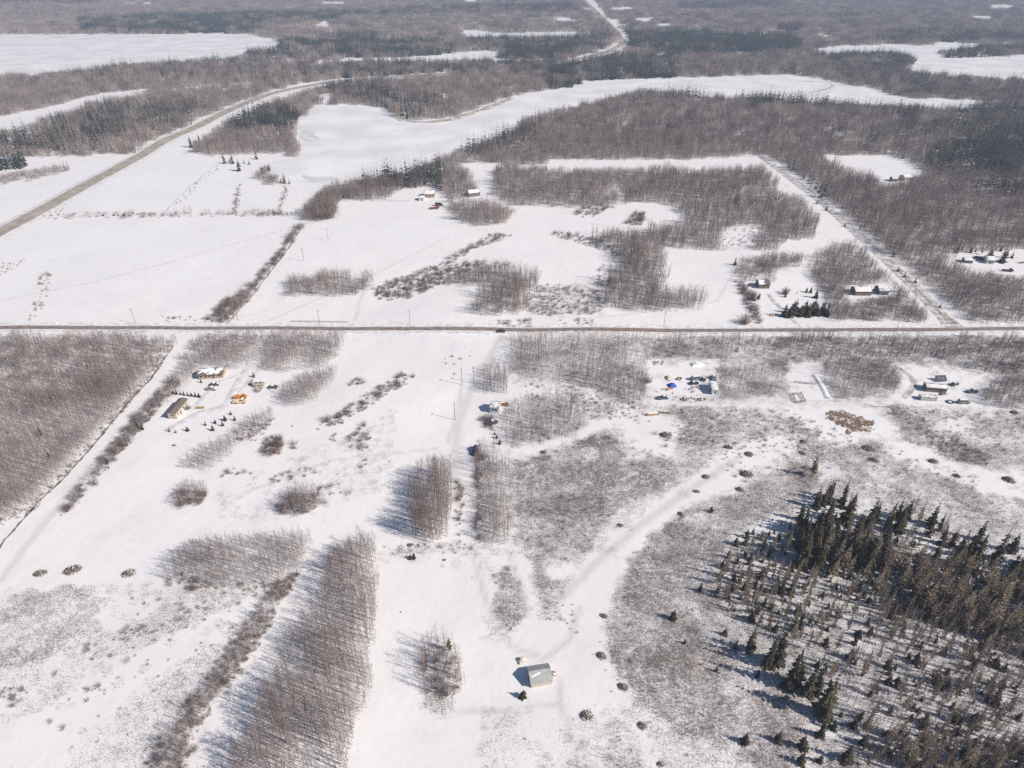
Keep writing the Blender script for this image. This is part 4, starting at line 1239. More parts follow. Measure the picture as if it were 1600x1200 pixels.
for key, poly, step, h, red in SHRUB:
    poly = ext(poly)
    p = jgrid(poly, step)
    if not len(p):
        continue
    hh = h * np.clip(rng.lognormal(-.1, .38, len(p)), .3, 1.6)
    z = hz(p[:, 0], p[:, 1])
    bx, by = PX(p[:, 0], p[:, 1], z)
    e = rng.normal(0, 1.5, (2, len(p)))
    k = inpoly(bx + e[0], by + e[1], poly) & (rng.rand(len(p)) < .25 + 1.1 * vnoise(p[:, 0], p[:, 1], 5, 6))
    for (x, y), zz, h_, r_ in zip(p[k], z[k], hh[k], rng.rand(int(k.sum()))):
        sh.append((x, y, zz, h_, key, rng.randint(5) if r_ < red else 5 + rng.randint(4)))
A = np.array([(a, b, c, d) for a, b, c, d, _, _ in sh])
dep = np.hypot(np.hypot(A[:, 0], A[:, 1]), CAM_H)
bx, by = PX(A[:, 0], A[:, 1], A[:, 2])
big = A[:, 3] / dep * ((bx > 5) & (bx < 1595) & (by < 1190))
order = np.argsort(-big)
ind = set(order[:300].tolist())
for i in sorted(ind):
    x, y, z, h, key, v = sh[i]
    t = obj('shrub', SHR[v], None, (x, y, z), (0, 0, rng.uniform(0, 6.28)))
    w = h / 2.0 * rng.uniform(.9, 1.35)
    t.scale = (w, w, h / 2.0)
    tag(t, SHL.get(key, 'brown leafless shrub of the %s' % key), 'shrub', 'shrubs of the ' + key)
rest = [i for i in range(len(sh)) if i not in ind]
w = A[rest, 3] / 2.0 * rng.uniform(.9, 1.35, len(rest))
m = len(rest)
print('shrubs', len(sh))
scatter('shrub_scrub', A[rest, :3], np.stack([np.zeros(m), np.zeros(m), rng.uniform(0, 6.28, m)], 1), np.stack([w, w, A[rest, 3] / 2.0], 1), [sh[i][5] for i in rest], SHR, 'brown leafless scrub along ditches, marsh edges and clearings', 'shrubs')
# knee-high regrowth
BR = [brush_mb(60 + i).mesh('brush', GREYTWIG if i % 3 else REDTWIG) for i in range(6)]
bp = []
for poly, d in BRUSH:
    p = jgrid(poly, 1.55 / math.sqrt(d), 0, 520)
    if not len(p):
        continue
    bx, by = PX(p[:, 0], p[:, 1], hz(p[:, 0], p[:, 1]))
    e = rng.normal(0, 3, (2, len(p)))
    k = inpoly(bx + e[0], by + e[1], poly) & (rng.rand(len(p)) < -.02 + 1.5 * vnoise(p[:, 0], p[:, 1], 10, 5))
    for q in OPEN:
        k &= ~inpoly(bx, by, q)
    for q in LANES:
        k &= ~(inpoly(bx + e[0], by + e[1], q) & (rng.rand(len(p)) < .88))
    bp.append(p[k])
bp = stack(*bp)
m = len(bp)
s = rng.uniform(.6, 1.15, m)
print('brush', m)
scatter('brush_regrowth', np.stack([bp[:, 0], bp[:, 1], hz(bp[:, 0], bp[:, 1])], 1), np.stack([np.zeros(m), np.zeros(m), rng.uniform(0, 6.28, m)], 1), np.stack([s, s, s], 1), rng.randint(0, 6, m), BR, 'knee-high grey brush regrowth poking through snow on the eastern clearings', 'brush')

# ------------------------------------------------------------------ brush piles


def pile_meshes(seed):
    r = random.Random(seed)
    core, st, sn = MB(), MB(), MB()
    n, m = 12, 4
    vs = []
    for j in range(m):
        f = j / (m - 1)
        for k in range(n):
            t = 6.283 * k / n
            R = (1 - f ** 2.2 * .96) * (.88 + .22 * math.sin(t * 2 + seed) + .12 * math.sin(t * 3 + 2 * seed)) * r.uniform(.85, 1.05)
            vs.append((math.cos(t) * R * 1.5, math.sin(t) * R, f * .85 * r.uniform(.85, 1.1) - .05))
    core.add(vs, [(j * n + k, j * n + (k + 1) % n, (j + 1) * n + (k + 1) % n, (j + 1) * n + k) for j in range(m - 1) for k in range(n)] + [tuple((m - 1) * n + k for k in range(n))])
    for i in range(230):
        a = r.uniform(0, 6.283)
        R = r.random() ** .5 * 1.25
        p = Vector((math.cos(a) * R * 1.4, math.sin(a) * R * .95, .08 + .9 * max(0, 1 - R * R) * r.uniform(.6, 1.1)))
        b = r.uniform(0, 6.283)
        L = r.uniform(.35, 1.0)
        d = Vector((math.cos(b), math.sin(b), r.uniform(-.25, .55))) * L
        st.sliver(p - d * .5, p + d * .5, r.uniform(.05, .12), 0, r)
    for i in range(13):
        a = r.uniform(0, 6.283)
        R = r.random() ** .5
        p = Vector((math.cos(a) * R * 1.2, math.sin(a) * R * .8, .92 * (1 - R * R * .8) + .02))
        w = r.uniform(.07, .2)
        sn.add([p + Vector((math.cos(q) * w * r.uniform(.6, 1.2), math.sin(q) * w * r.uniform(.6, 1.2), 0)) for q in (0, 1.26, 2.5, 3.8, 5.0)] + [p + Vector((0, 0, .07))], [(0, 1, 5), (1, 2, 5), (2, 3, 5), (3, 4, 5), (4, 0, 5)])
    return core.mesh('core', PILEM), st.mesh('branches', DEADWOOD), sn.mesh('snow_patches', SNOW)


PILEM = mat('pile_core', (.11, .085, .07), (.24, .20, .175), .95, 2.5, bump=.8)
PILES = [pile_meshes(s) for s in (1, 2, 3, 4)]
piles = [
    (63, 894, 25, .3, 'flat brush pile ringed with snow at the far lower left'), (113, 889, 24, .35, 'rounded brush pile, middle of the three at lower left'), (201, 894, 27, .3, 'dark brush pile nearest the wedge-shaped grove'),
    (969, 819, 17, 0, 'round brush pile beside the cleared track with a blue shadow'), (1103, 743, 18, 0, 'round brush pile north-west of the swampy wood by the track'), (1138, 697, 21, 0, 'large dark brush pile at the top end of the cleared track'),
    (1156, 763, 17, 0, 'brush pile lying closest to the long spruce shadows'), (1170, 708, 17, 0, 'snow-dusted brush pile just east of the large dark pile'), (1166, 739, 22, -.2, 'long low brush pile above the pile in the shadows'), (1088, 766, 13, -.3, 'small brush pile on the brushy slope beside the track'),
    (1065, 802, 15, -.5, 'oblong brush pile on the south verge of the cleared track'), (944, 961, 16, -.3, 'brush pile where the brushy slope meets the shed track'), (940, 1023, 17, -.6, 'dark brush pile east of the shed at the brush edge'), (973, 1071, 25, -.3, 'large rough brush pile south-east of the shed'),
    (916, 1116, 24, 0, 'wide brush pile with reddish branches south of the shed'), (1003, 1132, 22, 0, 'ragged round brush pile on the snow at bottom centre'), (1255, 688, 15, -.5, 'dark brush pile below the small shrub strip near the soil'), (1253, 706, 13, -.3, 'brush pile lying on the thin strip of bare soil'),
    (1366, 717, 22, -.3, 'reddish brush pile north of the tall spruces'), (1356, 699, 17, -.2, 'low brush pile under the round soil patch'), (1458, 719, 18, -.2, 'grey-green brush pile on the open eastern snow'), (1495, 742, 17, -.3, 'snowy brush pile in the brush east of the tall spruces'), (1576, 748, 19, -.3, 'dark brush pile closest to the right edge of the view'),
    (1585, 643, 15, 0, 'brush pile below the eastern wood at the right edge'), (1040, 678, 26, 0, 'spread-out heap of branches beside the snowy hollow'), (849, 705, 13, 0, 'small heap of branches beside the path to the cabin wood'), (272, 694, 9, 0, 'small dark stone-like heap below the western yard'),
    (640, 850, 15, 0, 'curved brush heap at the foot of the oval grove'), (694, 873, 10, 0, 'small snowy tuft heap east of the spruce pair'), (626, 954, 5, 0, 'tiny dark stump on the open snow west of the copse'), (1032, 1192, 13, 0, 'brush pile cut by the bottom edge of the view'),
]
for i, (px, py, wpx, rz, lb) in enumerate(piles):
    X, Y, Z = ground_at(px, py + 2)
    mpp = math.hypot(math.hypot(X, Y), CAM_H) / FPX * 1.0
    t = thing('brush_pile', (X, Y, Z), rz + rng.uniform(-.25, .25), lb, 'brush pile', 'brush piles on the clearings')
    w = wpx * mpp / 3.9 * rng.uniform(.72, 1.1)
    t.scale = (w * rng.uniform(.85, 1.1), w * rng.uniform(.9, 1.25), w * rng.uniform(.8, 1.1))
    me = PILES[i % 4]
    obj('core', me[0], t)
    obj('branches', me[1], t)
    obj('snow_patches', me[2], t)

# ------------------------------------------------------------------ buildings
WOODW = mat('weathered_boards', (.17, .125, .095), (.25, .19, .145), .85, 3)
CREAM = mat('cream_siding', (.55, .47, .36), (.62, .55, .44), .7, 2)
WHITEW = mat('white_siding', (.68, .68, .68), (.76, .76, .76), .6, 2)
TANW = mat('tan_siding', (.42, .33, .22), (.5, .40, .28), .75, 2)
BROWNR = mat('brown_shingles', (.15, .115, .095), (.21, .165, .14), .9, 4)
METALR = mat('grey_metal_roof', (.42, .42, .40), (.50, .50, .475), .45, .8, metallic=.35)
GLASS = mat('dark_glass', (.03, .035, .045), (.05, .055, .065), .15, 1)
DOORM = mat('door_paint', (.12, .11, .10), (.16, .14, .13), .6, 2)
RUST = mat('rusty_metal', (.24, .085, .04), (.36, .16, .08), .85, 2.5)
TYRE = mat('tyre_rubber', (.02, .02, .022), (.04, .04, .04), .8, 3)


def building(name, A, B, W, wh, rh, wallm, roofm, label, cat, over=.35, doors=((.5, 'f'),), wins=((.2, 'f'), (.8, 'f')), snow=0, ribs=0, shed_roof=False, chimney=False, L=None):
    """gabled building whose front foot runs from pixel A to pixel B; W is its depth away from there"""
    ax, ay, az = ground_at(*A)
    bx_, by_, bz = ground_at(*B)
    rz = math.atan2(by_ - ay, bx_ - ax)
    L = L or math.hypot(bx_ - ax, by_ - ay)
    t = thing(name, (ax, ay, min(az, bz) - .15), rz, label, cat)
    h = wh + .15
    mb = MB()
    rid = W * (.5 if not shed_roof else 1.0)
    prof = [(0, 0), (W, 0), (W, h if not shed_roof else h + rh), (rid, h + rh), (0, h)] if not shed_roof else [(0, 0), (W, 0), (W, h + rh), (0, h)]
    mb.prism(prof, L, lambda u, s, w: (s, u, w))
    part('wall', mb, wallm, t)
    rf = MB()
    th = .14
    slopes = [((0, h), (rid, h + rh))] + ([] if shed_roof else [((W, h), (rid, h + rh))])
    rsn = None
    for (u0, w0), (u1, w1) in slopes:
        du, dw = u1 - u0, w1 - w0
        ln = math.hypot(du, dw)
        e0 = (u0 - du / ln * over, w0 - dw / ln * over)
        q = [(e0[0], e0[1] + .02), (u1, w1 + .02), (u1, w1 + .02 + th), (e0[0], e0[1] + .02 + th)]
        rf.prism(q, L + 2 * over, lambda u, s, w: (s - over, u, w))
        if ribs:
            for k in range(ribs):
                s0 = -over + (L + 2 * over) * (k + .5) / ribs
                rf.prism([(q[3][0], q[3][1]), (q[2][0], q[2][1]), (q[2][0], q[2][1] + .05), (q[3][0], q[3][1] + .05)], .07, lambda u, s, w, s0=s0: (s0 + s, u, w))
    ro = part('roof', rf, roofm, t)
    if snow:
        sn = MB()
        r = random.Random(len(name) * 37 + int(A[0]))
        for (u0, w0), (u1, w1) in slopes:
            nu, ns = 4, max(5, int(L / 1.2))
            base = len(sn.v)
            for j in range(nu + 1):
                for k in range(ns + 1):
                    f = -.06 + 1.02 * j / nu
                    u, w = u0 + (u1 - u0) * f, w0 + (w1 - w0) * f
                    edge = j in (0,) or k in (0, ns)
                    lift = (-.05 if edge else .30 * r.uniform(.6, 1.15)) if r.random() < snow or edge else -.10
                    sn.v.append((-over * .7 + (L + over * 1.4) * k / ns + (0 if k in (0, ns) else r.uniform(-.2, .2)), u, w + th + .02 + lift))
            for j in range(nu):
                for k in range(ns):
                    i0 = base + j * (ns + 1) + k
                    sn.f.append((i0, i0 + 1, i0 + ns + 2, i0 + ns + 1))
                    sn.m.append(0)
        part('roof_snow', sn, SNOW, ro, True)
    if chimney:
        c = MB().box((L * .7, W * .6, h + rh * .9), (.5, .5, 1.5))
        part('chimney', c, BROWNR, ro)
    for f, side in doors:
        d = MB()
        if side == 'f':
            d.box((L * f, -.02, .15 + 1.0), (.95, .08, 2.0))
        elif side == 'r':
            d.box((L + .02, W * f, .15 + 1.0), (.08, .95, 2.0))
        else:
            d.box((-.02, W * f, .15 + 1.1), (.08, 1.6, 2.2))
        dd = part('door', d, DOORM, t)
        k = MB().box((L * f + .35, -.09, 1.1) if side == 'f' else ((L + .09, W * f + .35, 1.1) if side == 'r' else (-.09, W * f + .6, 1.1)), (.08, .08, .12))
        part('handle', k, METALR, dd)
    for f, side in wins:
        d, fr = MB(), MB()
        z = .15 + wh * .6
        if side == 'f':
            d.box((L * f, -.015, z), (1.1, .06, .8))
            for dz_ in (-.44, .44):
                fr.box((L * f, -.03, z + dz_), (1.26, .09, .08))
        else:
            X = L + .015 if side == 'r' else -.015
            d.box((X, W * f, z), (.06, 1.1, .8))
            for dz_ in (-.44, .44):
                fr.box((X, W * f, z + dz_), (.09, 1.26, .08))
        ww = part('window', d, GLASS, t)
        part('frame', fr, WHITEW, ww)
    return t


building('metal_shed', (830, 1075), (862, 1069), 5.6, 1.9, 1.75, CREAM, METALR, 'small shed with grey metal gable roof alone on the snow at bottom centre', 'shed', .25, doors=((.5, 'l'),), wins=(), ribs=14)
shed = [o for o in bpy.data.objects if o.name == 'metal_shed'][0]
shed_roof = [o for o in shed.children if o.name.startswith('roof')][0]
sp = MB()
for k, (a0, b0, w_) in enumerate(((.7, 1.55, .22), (1.5, 1.75, .26), (2.3, 1.95, .2), (2.8, 2.15, .12))):
    zz = lambda v: 2.05 + 1.75 * v / 2.8 + .2
    sp.add([(a0 - .45, b0 - w_, zz(b0 - w_)), (a0 + .5, b0 - w_ * .6, zz(b0 - w_ * .6)), (a0 + .55, b0 + w_, zz(b0 + w_)), (a0 - .4, b0 + w_ * .8, zz(b0 + w_ * .8)), (a0, b0, zz(b0) + .07)], [(0, 1, 4), (1, 2, 4), (2, 3, 4), (3, 0, 4)])
part('snow_patch', sp, SNOW, shed_roof)
building('trailer_home', (277, 655), (295, 633), 3.9, 3.3, .6, CREAM, BROWNR, 'long trailer home with brown roof and cream end wall in the western yard', 'house', .4, doors=((.35, 'f'),), wins=((.15, 'f'), (.6, 'f'), (.85, 'f'), (.5, 'l')))
building('long_house', (311, 593), (349, 590.5), 6.5, 2.5, 1.3, TANW, BROWNR, 'long low house with patchy snow on its brown roof in the western yard', 'house', .5, doors=((.6, 'f'),), wins=((.1, 'f'), (.3, 'f'), (.45, 'f'), (.85, 'f')), snow=.72, chimney=True)
building('cabin', (766, 645), (779, 646), 5.5, 3.0, 1.5, WHITEW, METALR, 'small white two-level cabin with blue-shaded wall beside the trail', 'cabin', .3, doors=((.5, 'l'),), wins=((.3, 'f'), (.7, 'f')), snow=.5)
building('box_cabin', (1112, 617), (1122, 617), 8.0, 2.7, .6, WHITEW, METALR, 'white box cabin with shaded blue side in the cluttered eastern yard', 'cabin', .2, doors=((.4, 'l'),), wins=((.7, 'l'), (.5, 'f')), snow=.95)
building('mobile_home', (1446, 612), (1478, 614.5), 4.6, 2.6, .6, WOODW, METALR, 'grey mobile home with thick roof snow near the solar panels', 'house', .3, doors=((.6, 'f'),), wins=((.15, 'f'), (.4, 'f'), (.85, 'f')), snow=.97)
building('storage_trailer', (1438, 626), (1463, 627), 2.8, 2.0, .25, METALR, METALR, 'low pale storage trailer below the grey mobile home', 'trailer', .1, doors=((.5, 'r'),), wins=(), snow=.6)
building('yard_cabin', (1185, 451), (1202, 451), 6.5, 2.7, 1.9, WOODW, BROWNR, 'dark brown cabin with snow at its eaves in the eastern homestead', 'cabin', .4, doors=((.5, 'f'),), wins=((.2, 'f'), (.8, 'f')), snow=.35, chimney=True)
building('farm_house', (1336, 462), (1361, 462), 7.5, 2.6, 1.6, WOODW, BROWNR, 'snow-roofed house with long brown wall among brush near the side road', 'house', .4, doors=((.55, 'f'),), wins=((.2, 'f'), (.8, 'f')), snow=.95)
building('grey_outbuilding', (1373, 461), (1388, 461), 7.0, 2.8, 2.0, mat('blue_grey_boards', (.10, .12, .145), (.15, .17, .20), .8, 2), METALR, 'blue-grey outbuilding beside the snow-roofed house', 'outbuilding', .3, wins=((.2, 'f'),), snow=.4)
building('farmstead_house', (663, 309), (679, 309), 9, 3.0, 1.8, TANW, BROWNR, 'tan farmhouse with white snowy roof under the lakeside spruces', 'house', .4, wins=((.2, 'f'), (.8, 'f')), snow=1)
building('long_barn', (733, 308), (750, 306), 8, 3.0, 1.6, WOODW, BROWNR, 'long narrow barn with snowy roof half hidden by aspens', 'barn', .4, wins=((.2, 'f'), (.8, 'f')), snow=1)
building('farm_shed', (655, 314), (663, 314), 6, 2.4, 1.0, WHITEW, METALR, 'small white farm shed in front of the tan farmhouse', 'shed', .3, wins=(), snow=1)
building('clearing_house', (1413, 283), (1427, 282), 8, 2.8, 1.8, CREAM, BROWNR, 'cream house at the corner of the snowy clearing in the forest', 'house', .4, wins=((.2, 'f'), (.8, 'f')), snow=.9)
building('clearing_shed', (1394, 284), (1402, 284), 6, 2.5, 1.4, WOODW, METALR, 'dark shed west of the cream house in the forest clearing', 'shed', .3, wins=(), snow=.4)
building('east_yard_house', (1541, 412), (1553, 413), 7, 2.6, 1.4, WHITEW, METALR, 'pale house with white roof in the far eastern yard', 'house', .3, wins=((.25, 'f'), (.8, 'f')), snow=1)
building('east_yard_shed', (1506, 411), (1519, 412), 5, 2.0, 1.0, WOODW, METALR, 'low dark shed under snow at the west end of the far eastern yard', 'shed', .3, wins=(), snow=1)
# lean-to clutter by the metal shed: board stack and snow-capped barrel heap

# ------------------------------------------------------------------ vehicles


def paint(name, c):
    return mat(name, c, tuple(min(1, v * 1.15 + .005) for v in c), .4, 1.2, spec=.5)


PROF = {
    'pickup': [(-2.65, .45), (2.6, .45), (2.68, .95), (1.45, 1.12), (.85, 1.78), (-.55, 1.78), (-.72, 1.12), (-2.68, 1.12)],
    'car': [(-2.2, .35), (2.2, .35), (2.25, .78), (1.2, .95), (.45, 1.45), (-1.05, 1.45), (-1.85, .98), (-2.25, .88)],
    'van': [(-2.7, .4), (2.6, .4), (2.68, 1.0), (2.0, 1.2), (1.4, 2.05), (-2.6, 2.1), (-2.7, 1.9)],
    'truck': [(-3.4, .6), (3.2, .6), (3.3, 1.3), (2.5, 1.5), (2.0, 2.4), (.9, 2.4), (.8, 1.2), (-3.4, 1.2)],
    'camper': [(-3.0, .5), (2.6, .5), (3.1, 1.2), (2.8, 2.5), (-2.9, 2.6), (-3.1, 1.6)],
}


def vehicle(kind, px, py, rz, colour, cname, label, snow=.0, cargo=None, name=None, scale=1.0, cat=None):
    X, Y, Z = ground_at(px, py)
    t = thing(name or {'car': 'parked_car', 'pickup': 'pickup_truck', 'van': 'van', 'truck': 'flatbed_truck', 'camper': 'camper_trailer'}[kind], (X, Y, Z), rz, label, cat or {'pickup': 'truck', 'camper': 'trailer'}.get(kind, kind))
    t.scale = (scale,) * 3
    pf = PROF[kind]
    hw = .92 if kind != 'camper' else 1.15
    top = max(w for u, w in pf)
    mb = MB()
    mb.prism(pf, 2 * hw, lambda u, s, w: (u, (s - hw) * (1 if w < 1.15 else .88), w))
    part('body', mb, paint(cname, colour), t)
    xs_ = sorted(u for u, w in pf if w > top - .15)
    x0, x1 = xs_[0], xs_[-1]
    zb = 1.0 if kind in ('pickup', 'car') else top * .62
    if kind in ('camper',):
        wl = [(-1.6, -.8), (.4, 1.4)]
    else:
        wl = [(x0 + .1, x1 - .05)]
    for sd in (-1, 1):
        for a_, b_ in wl:
            q = MB().box(((a_ + b_) / 2, sd * hw * .935, (zb + top) / 2 + .04), (b_ - a_, .10, (top - zb) * .55))
            part('window', q, GLASS, t)
    if kind != 'camper':
        fx = x1 + (.35 if kind != 'van' else .3)
        ws = MB().add([(x1 + .03, -hw * .75, top - .1), (x1 + .03, hw * .75, top - .1), (fx + .12, hw * .75, zb + .18), (fx + .12, -hw * .75, zb + .18)], [(0, 1, 2, 3)])
        part('windscreen', ws, GLASS, t)
    L2 = max(u for u, w in pf)
    ax_ = (-.55 * L2 - .1, .6 * L2) if kind != 'camper' else (-.4, .5)
    for sd in (-1, 1):
        for wx in ax_:
            R = .36 if kind != 'truck' else .48
            wmb = MB().tube([(wx, sd * (hw - .12), R), (wx, sd * (hw + .1), R)], [R, R], 10)
            wh = part('wheel', wmb, TYRE, t)
            part('hub', MB().tube([(wx, sd * (hw + .09), R), (wx, sd * (hw + .13), R)], [R * .5, R * .45], 8), METALR, wh)
    if kind in ('car', 'pickup', 'truck', 'van'):
        for sd in (-1, 1):
            part('headlight', MB().box((L2 + .02, sd * hw * .7, .72), (.08, .3, .16)), METALR, t)
    if cargo:
        part('cargo', MB().box((-1.4, 0, 1.55), (2.6, 1.7, .8), taper=.85), cargo, t)
    if snow:
        s = MB()
        s.prism([(x0 + .1, top), (x1 - .05, top), (x1 - .25, top + .16), (x0 + .3, top + .2)], hw * 1.5, lambda u, v, w: (u, v - hw * .75, w))
        if snow > .5 and kind != 'camper':
            s.prism([(x1 + .75, 1.06), (L2 - .1, .98), (L2 - .25, 1.14), (x1 + .85, 1.24)], hw * 1.5, lambda u, v, w: (u, v - hw * .75, w))
        part('snow_cap', s, SNOW, t)
    return t


ORANGE = (.62, .24, .03)
vehicle('truck', 376, 622.5, .1, ORANGE, 'orange_paint', 'orange flatbed truck parked beside a cream truck in the western yard', 0, paint('orange_paint', ORANGE), scale=.95, cat='truck')
vehicle('truck', 375, 629.5, .1, (.66, .52, .27), 'cream_paint', 'cream-yellow truck with snow parked below the orange truck', .6, mat('cream_load', (.66, .55, .33), (.75, .68, .5), .8, 2), scale=.95, cat='truck')
vehicle('car', 335.5, 602, .1, (.06, .065, .07), 'dark_paint', 'dark snow-covered car nearest the long house', .8)
vehicle('pickup', 331, 609, -.1, (.30, .30, .26), 'drab_paint', 'drab pickup with snow, parked below the dark car', .8)
vehicle('camper', 406, 602, .1, (.55, .47, .38), 'beige_paint', 'beige camper under snow beside bushes east of the yard', .9)
vehicle('car', 427, 606, .1, (.05, .05, .055), 'dark_paint', 'dark car at the tree edge east of the beige camper', .4)
vehicle('car', 783, 518.8, .02, (.035, .04, .05), 'black_paint', 'dark car on the gravel road at the trail entrance')
vehicle('pickup', 1036, 623, .1, (.075, .10, .125), 'slate_paint', 'slate blue pickup half buried in snow in the cluttered yard', .6)
vehicle('van', 1088, 593, .2, (.16, .18, .20), 'grey_paint', 'grey van with snow in the middle of the cluttered yard', .7)
vehicle('car', 1100, 593, 1.2, (.05, .06, .07), 'dark_paint', 'dark car turned end-on beside the grey van', .3)
vehicle('car', 1084, 600, .15, (.04, .045, .05), 'black_paint', 'black car below the grey van in the cluttered yard', .2)
vehicle('pickup', 1115, 592, 1.4, (.19, .21, .23), 'grey_paint', 'grey pickup parked behind the white box cabin', .6)
vehicle('car', 1491, 601.5, .4, (.07, .08, .09), 'dark_paint', 'dark car behind the grey mobile home', .5)
vehicle('pickup', 1519, 613, .1, (.08, .09, .11), 'slate_paint', 'dark pickup by the brush east of the mobile home', .5)
vehicle('van', 1505, 630, .0, (.20, .21, .20), 'greygreen_paint', 'grey-green van south-east of the mobile home', .7)
vehicle('pickup', 1525, 404, .1, (.025, .03, .05), 'navy_paint', 'navy pickup at the back of the far eastern yard', 0)
vehicle('van', 1537, 406, .1, (.03, .035, .05), 'navy_paint', 'dark van right of the navy pickup in the far eastern yard', .2)
vehicle('truck', 1574, 424, -.25, (.07, .06, .06), 'dark_truck', 'dark flatbed truck on the open snow of the far eastern yard', .3, cat='truck')
vehicle('pickup', 769, 662, .3, (.06, .08, .12), 'slate_paint', 'dark blue pickup in the trees south of the white cabin', .5)
vehicle('truck', 787, 633.5, -.2, (.34, .15, .06), 'rust_paint', 'rust-brown old truck beside the white cabin', 0, scale=.75, cat='truck')
vehicle('truck', 679, 326.5, .2, (.26, .06, .035), 'barn_red', 'red-brown farm truck on the snow below the tan farmhouse', 0, scale=1.2, cat='truck')
vehicle('van', 686, 321.5, 0, (.10, .045, .04), 'maroon_paint', 'dark maroon van above the red-brown farm truck', 0, scale=1.2)

# ------------------------------------------------------------------ yard clutter
LOGM = mat('cut_log', (.34, .21, .10), (.46, .31, .17), .9, 2)
GREYWOOD = mat('grey_wood', (.20, .17, .15), (.29, .25, .22), .9, 2)
NAVY = mat('navy_tarp', (.022, .032, .085), (.04, .05, .12), .6, 2)
BLUE = mat('blue_tarp', (.015, .07, .42), (.03, .11, .55), .5, 1.5)


def logpile(px, py, rz, L, rows, label, m=LOGM, r=.16, snow=False, name='log_pile', cat='log pile'):
    X, Y, Z = ground_at(px, py)
    t = thing(name, (X, Y, Z), rz, label, cat)
    rr = random.Random(int(px))
    me = [MB().tube([(-L / 2, 0, 0), (L / 2, 0, 0)], [r, r * .9], 7).mesh('log', m) for _ in range(2)]
    for j, n in enumerate(rows):
        for k in range(n):
            obj('log', me[k % 2], t, (rr.uniform(-.2, .2), (k - (n - 1) / 2) * r * 2.05, r + j * r * 1.75), (0, 0, rr.uniform(-.02, .02)))
    if snow:
        n, w = rows[-1], rows[-1] * r * 1.9
        part('snow_cap', MB().box((0, 0, r * (1.9 + 1.75 * (len(rows) - 1)) + .1), (L * .8, w, .2), taper=.75), SNOW, t)
    return t


logpile(312.5, 637.5, .02, 3.6, (5, 4), 'orange-brown lumber stack on the yard snow near the trailer home')
logpile(1020, 648, .15, 6, (5, 4, 3), 'tan log pile under snow south of the cluttered yard', snow=True)
logpile(1038, 645.5, -.1, 5, (4, 3), 'dark weathered log heap at the east end of the tan pile', GREYWOOD)
logpile(1046, 608, .1, 3.5, (3, 2), 'orange plank stack beside the blue tarp', mat('orange_planks', (.5, .2, .07), (.6, .28, .12), .85, 2))
logpile(863, 1062, 1.2, 2.6, (3, 2), 'pale board stack leaning at the east end of the metal shed', mat('pale_boards', (.5, .42, .3), (.62, .55, .44), .85, 2), .11)
logpile(1206, 494, 0, 2.5, (3, 2), 'short orange wood stack by the roadside spruces', mat('orange_planks', (.5, .2, .07), (.6, .28, .12), .85, 2))


def tarp(px, py, rz, size, m, label, name='tarp_heap', cat='tarp', snow=True):
    X, Y, Z = ground_at(px, py)
    t = thing(name, (X, Y, Z), rz, label, cat)
    r = random.Random(int(px * 3))
    n = 9
    mb = MB()
    sx, sy, sz_ = size
    bump = [(r.uniform(-.5, .5), r.uniform(-.5, .5), r.uniform(.5, 1)) for _ in range(4)]
    for j in range(n):
        for k in range(n):
            u, v = k / (n - 1) * 2 - 1, j / (n - 1) * 2 - 1
            e = max(0, 1 - max(abs(u), abs(v)) ** 4)
            z = sum(b[2] * math.exp(-((u - b[0]) ** 2 + (v - b[1]) ** 2) * 4) for b in bump)
            mb.v.append((u * sx / 2 * (1 + r.uniform(-.06, .06)), v * sy / 2 * (1 + r.uniform(-.06, .06)), max(0, e) ** .5 * (.45 + .45 * min(z, 1.2)) * sz_ - .03))
    for j in range(n - 1):
        for k in range(n - 1):
            i0 = j * n + k
            mb.f.append((i0, i0 + 1, i0 + n + 1, i0 + n))
            mb.m.append(0)
    part('sheet', mb, m, t)
    for k in range(4):
        part('weight', MB().box(((k % 2 * 2 - 1) * sx * .38, (k // 2 * 2 - 1) * sy * .38, .35 * sz_), (.3, .2, .15), r.uniform(0, 3)), GREYWOOD, t)
    if snow:
        part('snow_patch', MB().box((sx * .1, sy * .12, sz_ * .78), (sx * .35, sy * .3, .2), r.uniform(0, 1), taper=.7), SNOW, t)
    return t


tarp(1050, 603, .2, (4.2, 3.2, 1.6), BLUE, 'bright blue tarp over a heap in the cluttered yard')
tarp(741, 705, 1.35, (6.5, 2.0, 2.4), NAVY, 'long dark navy tarped stack at the trail edge under aspens', snow=False)
tarp(815, 1033, .4, (2.6, 2.2, 1.3), mat('cream_canvas', (.55, .48, .37), (.72, .68, .6), .85, 2), 'snowy cream canvas heap north-west of the metal shed')
tarp(1089, 570, .1, (7, 4, 1.6), SNOW, 'large smooth snow-covered mound north of the cluttered yard', 'snow_mound', 'mound', False)


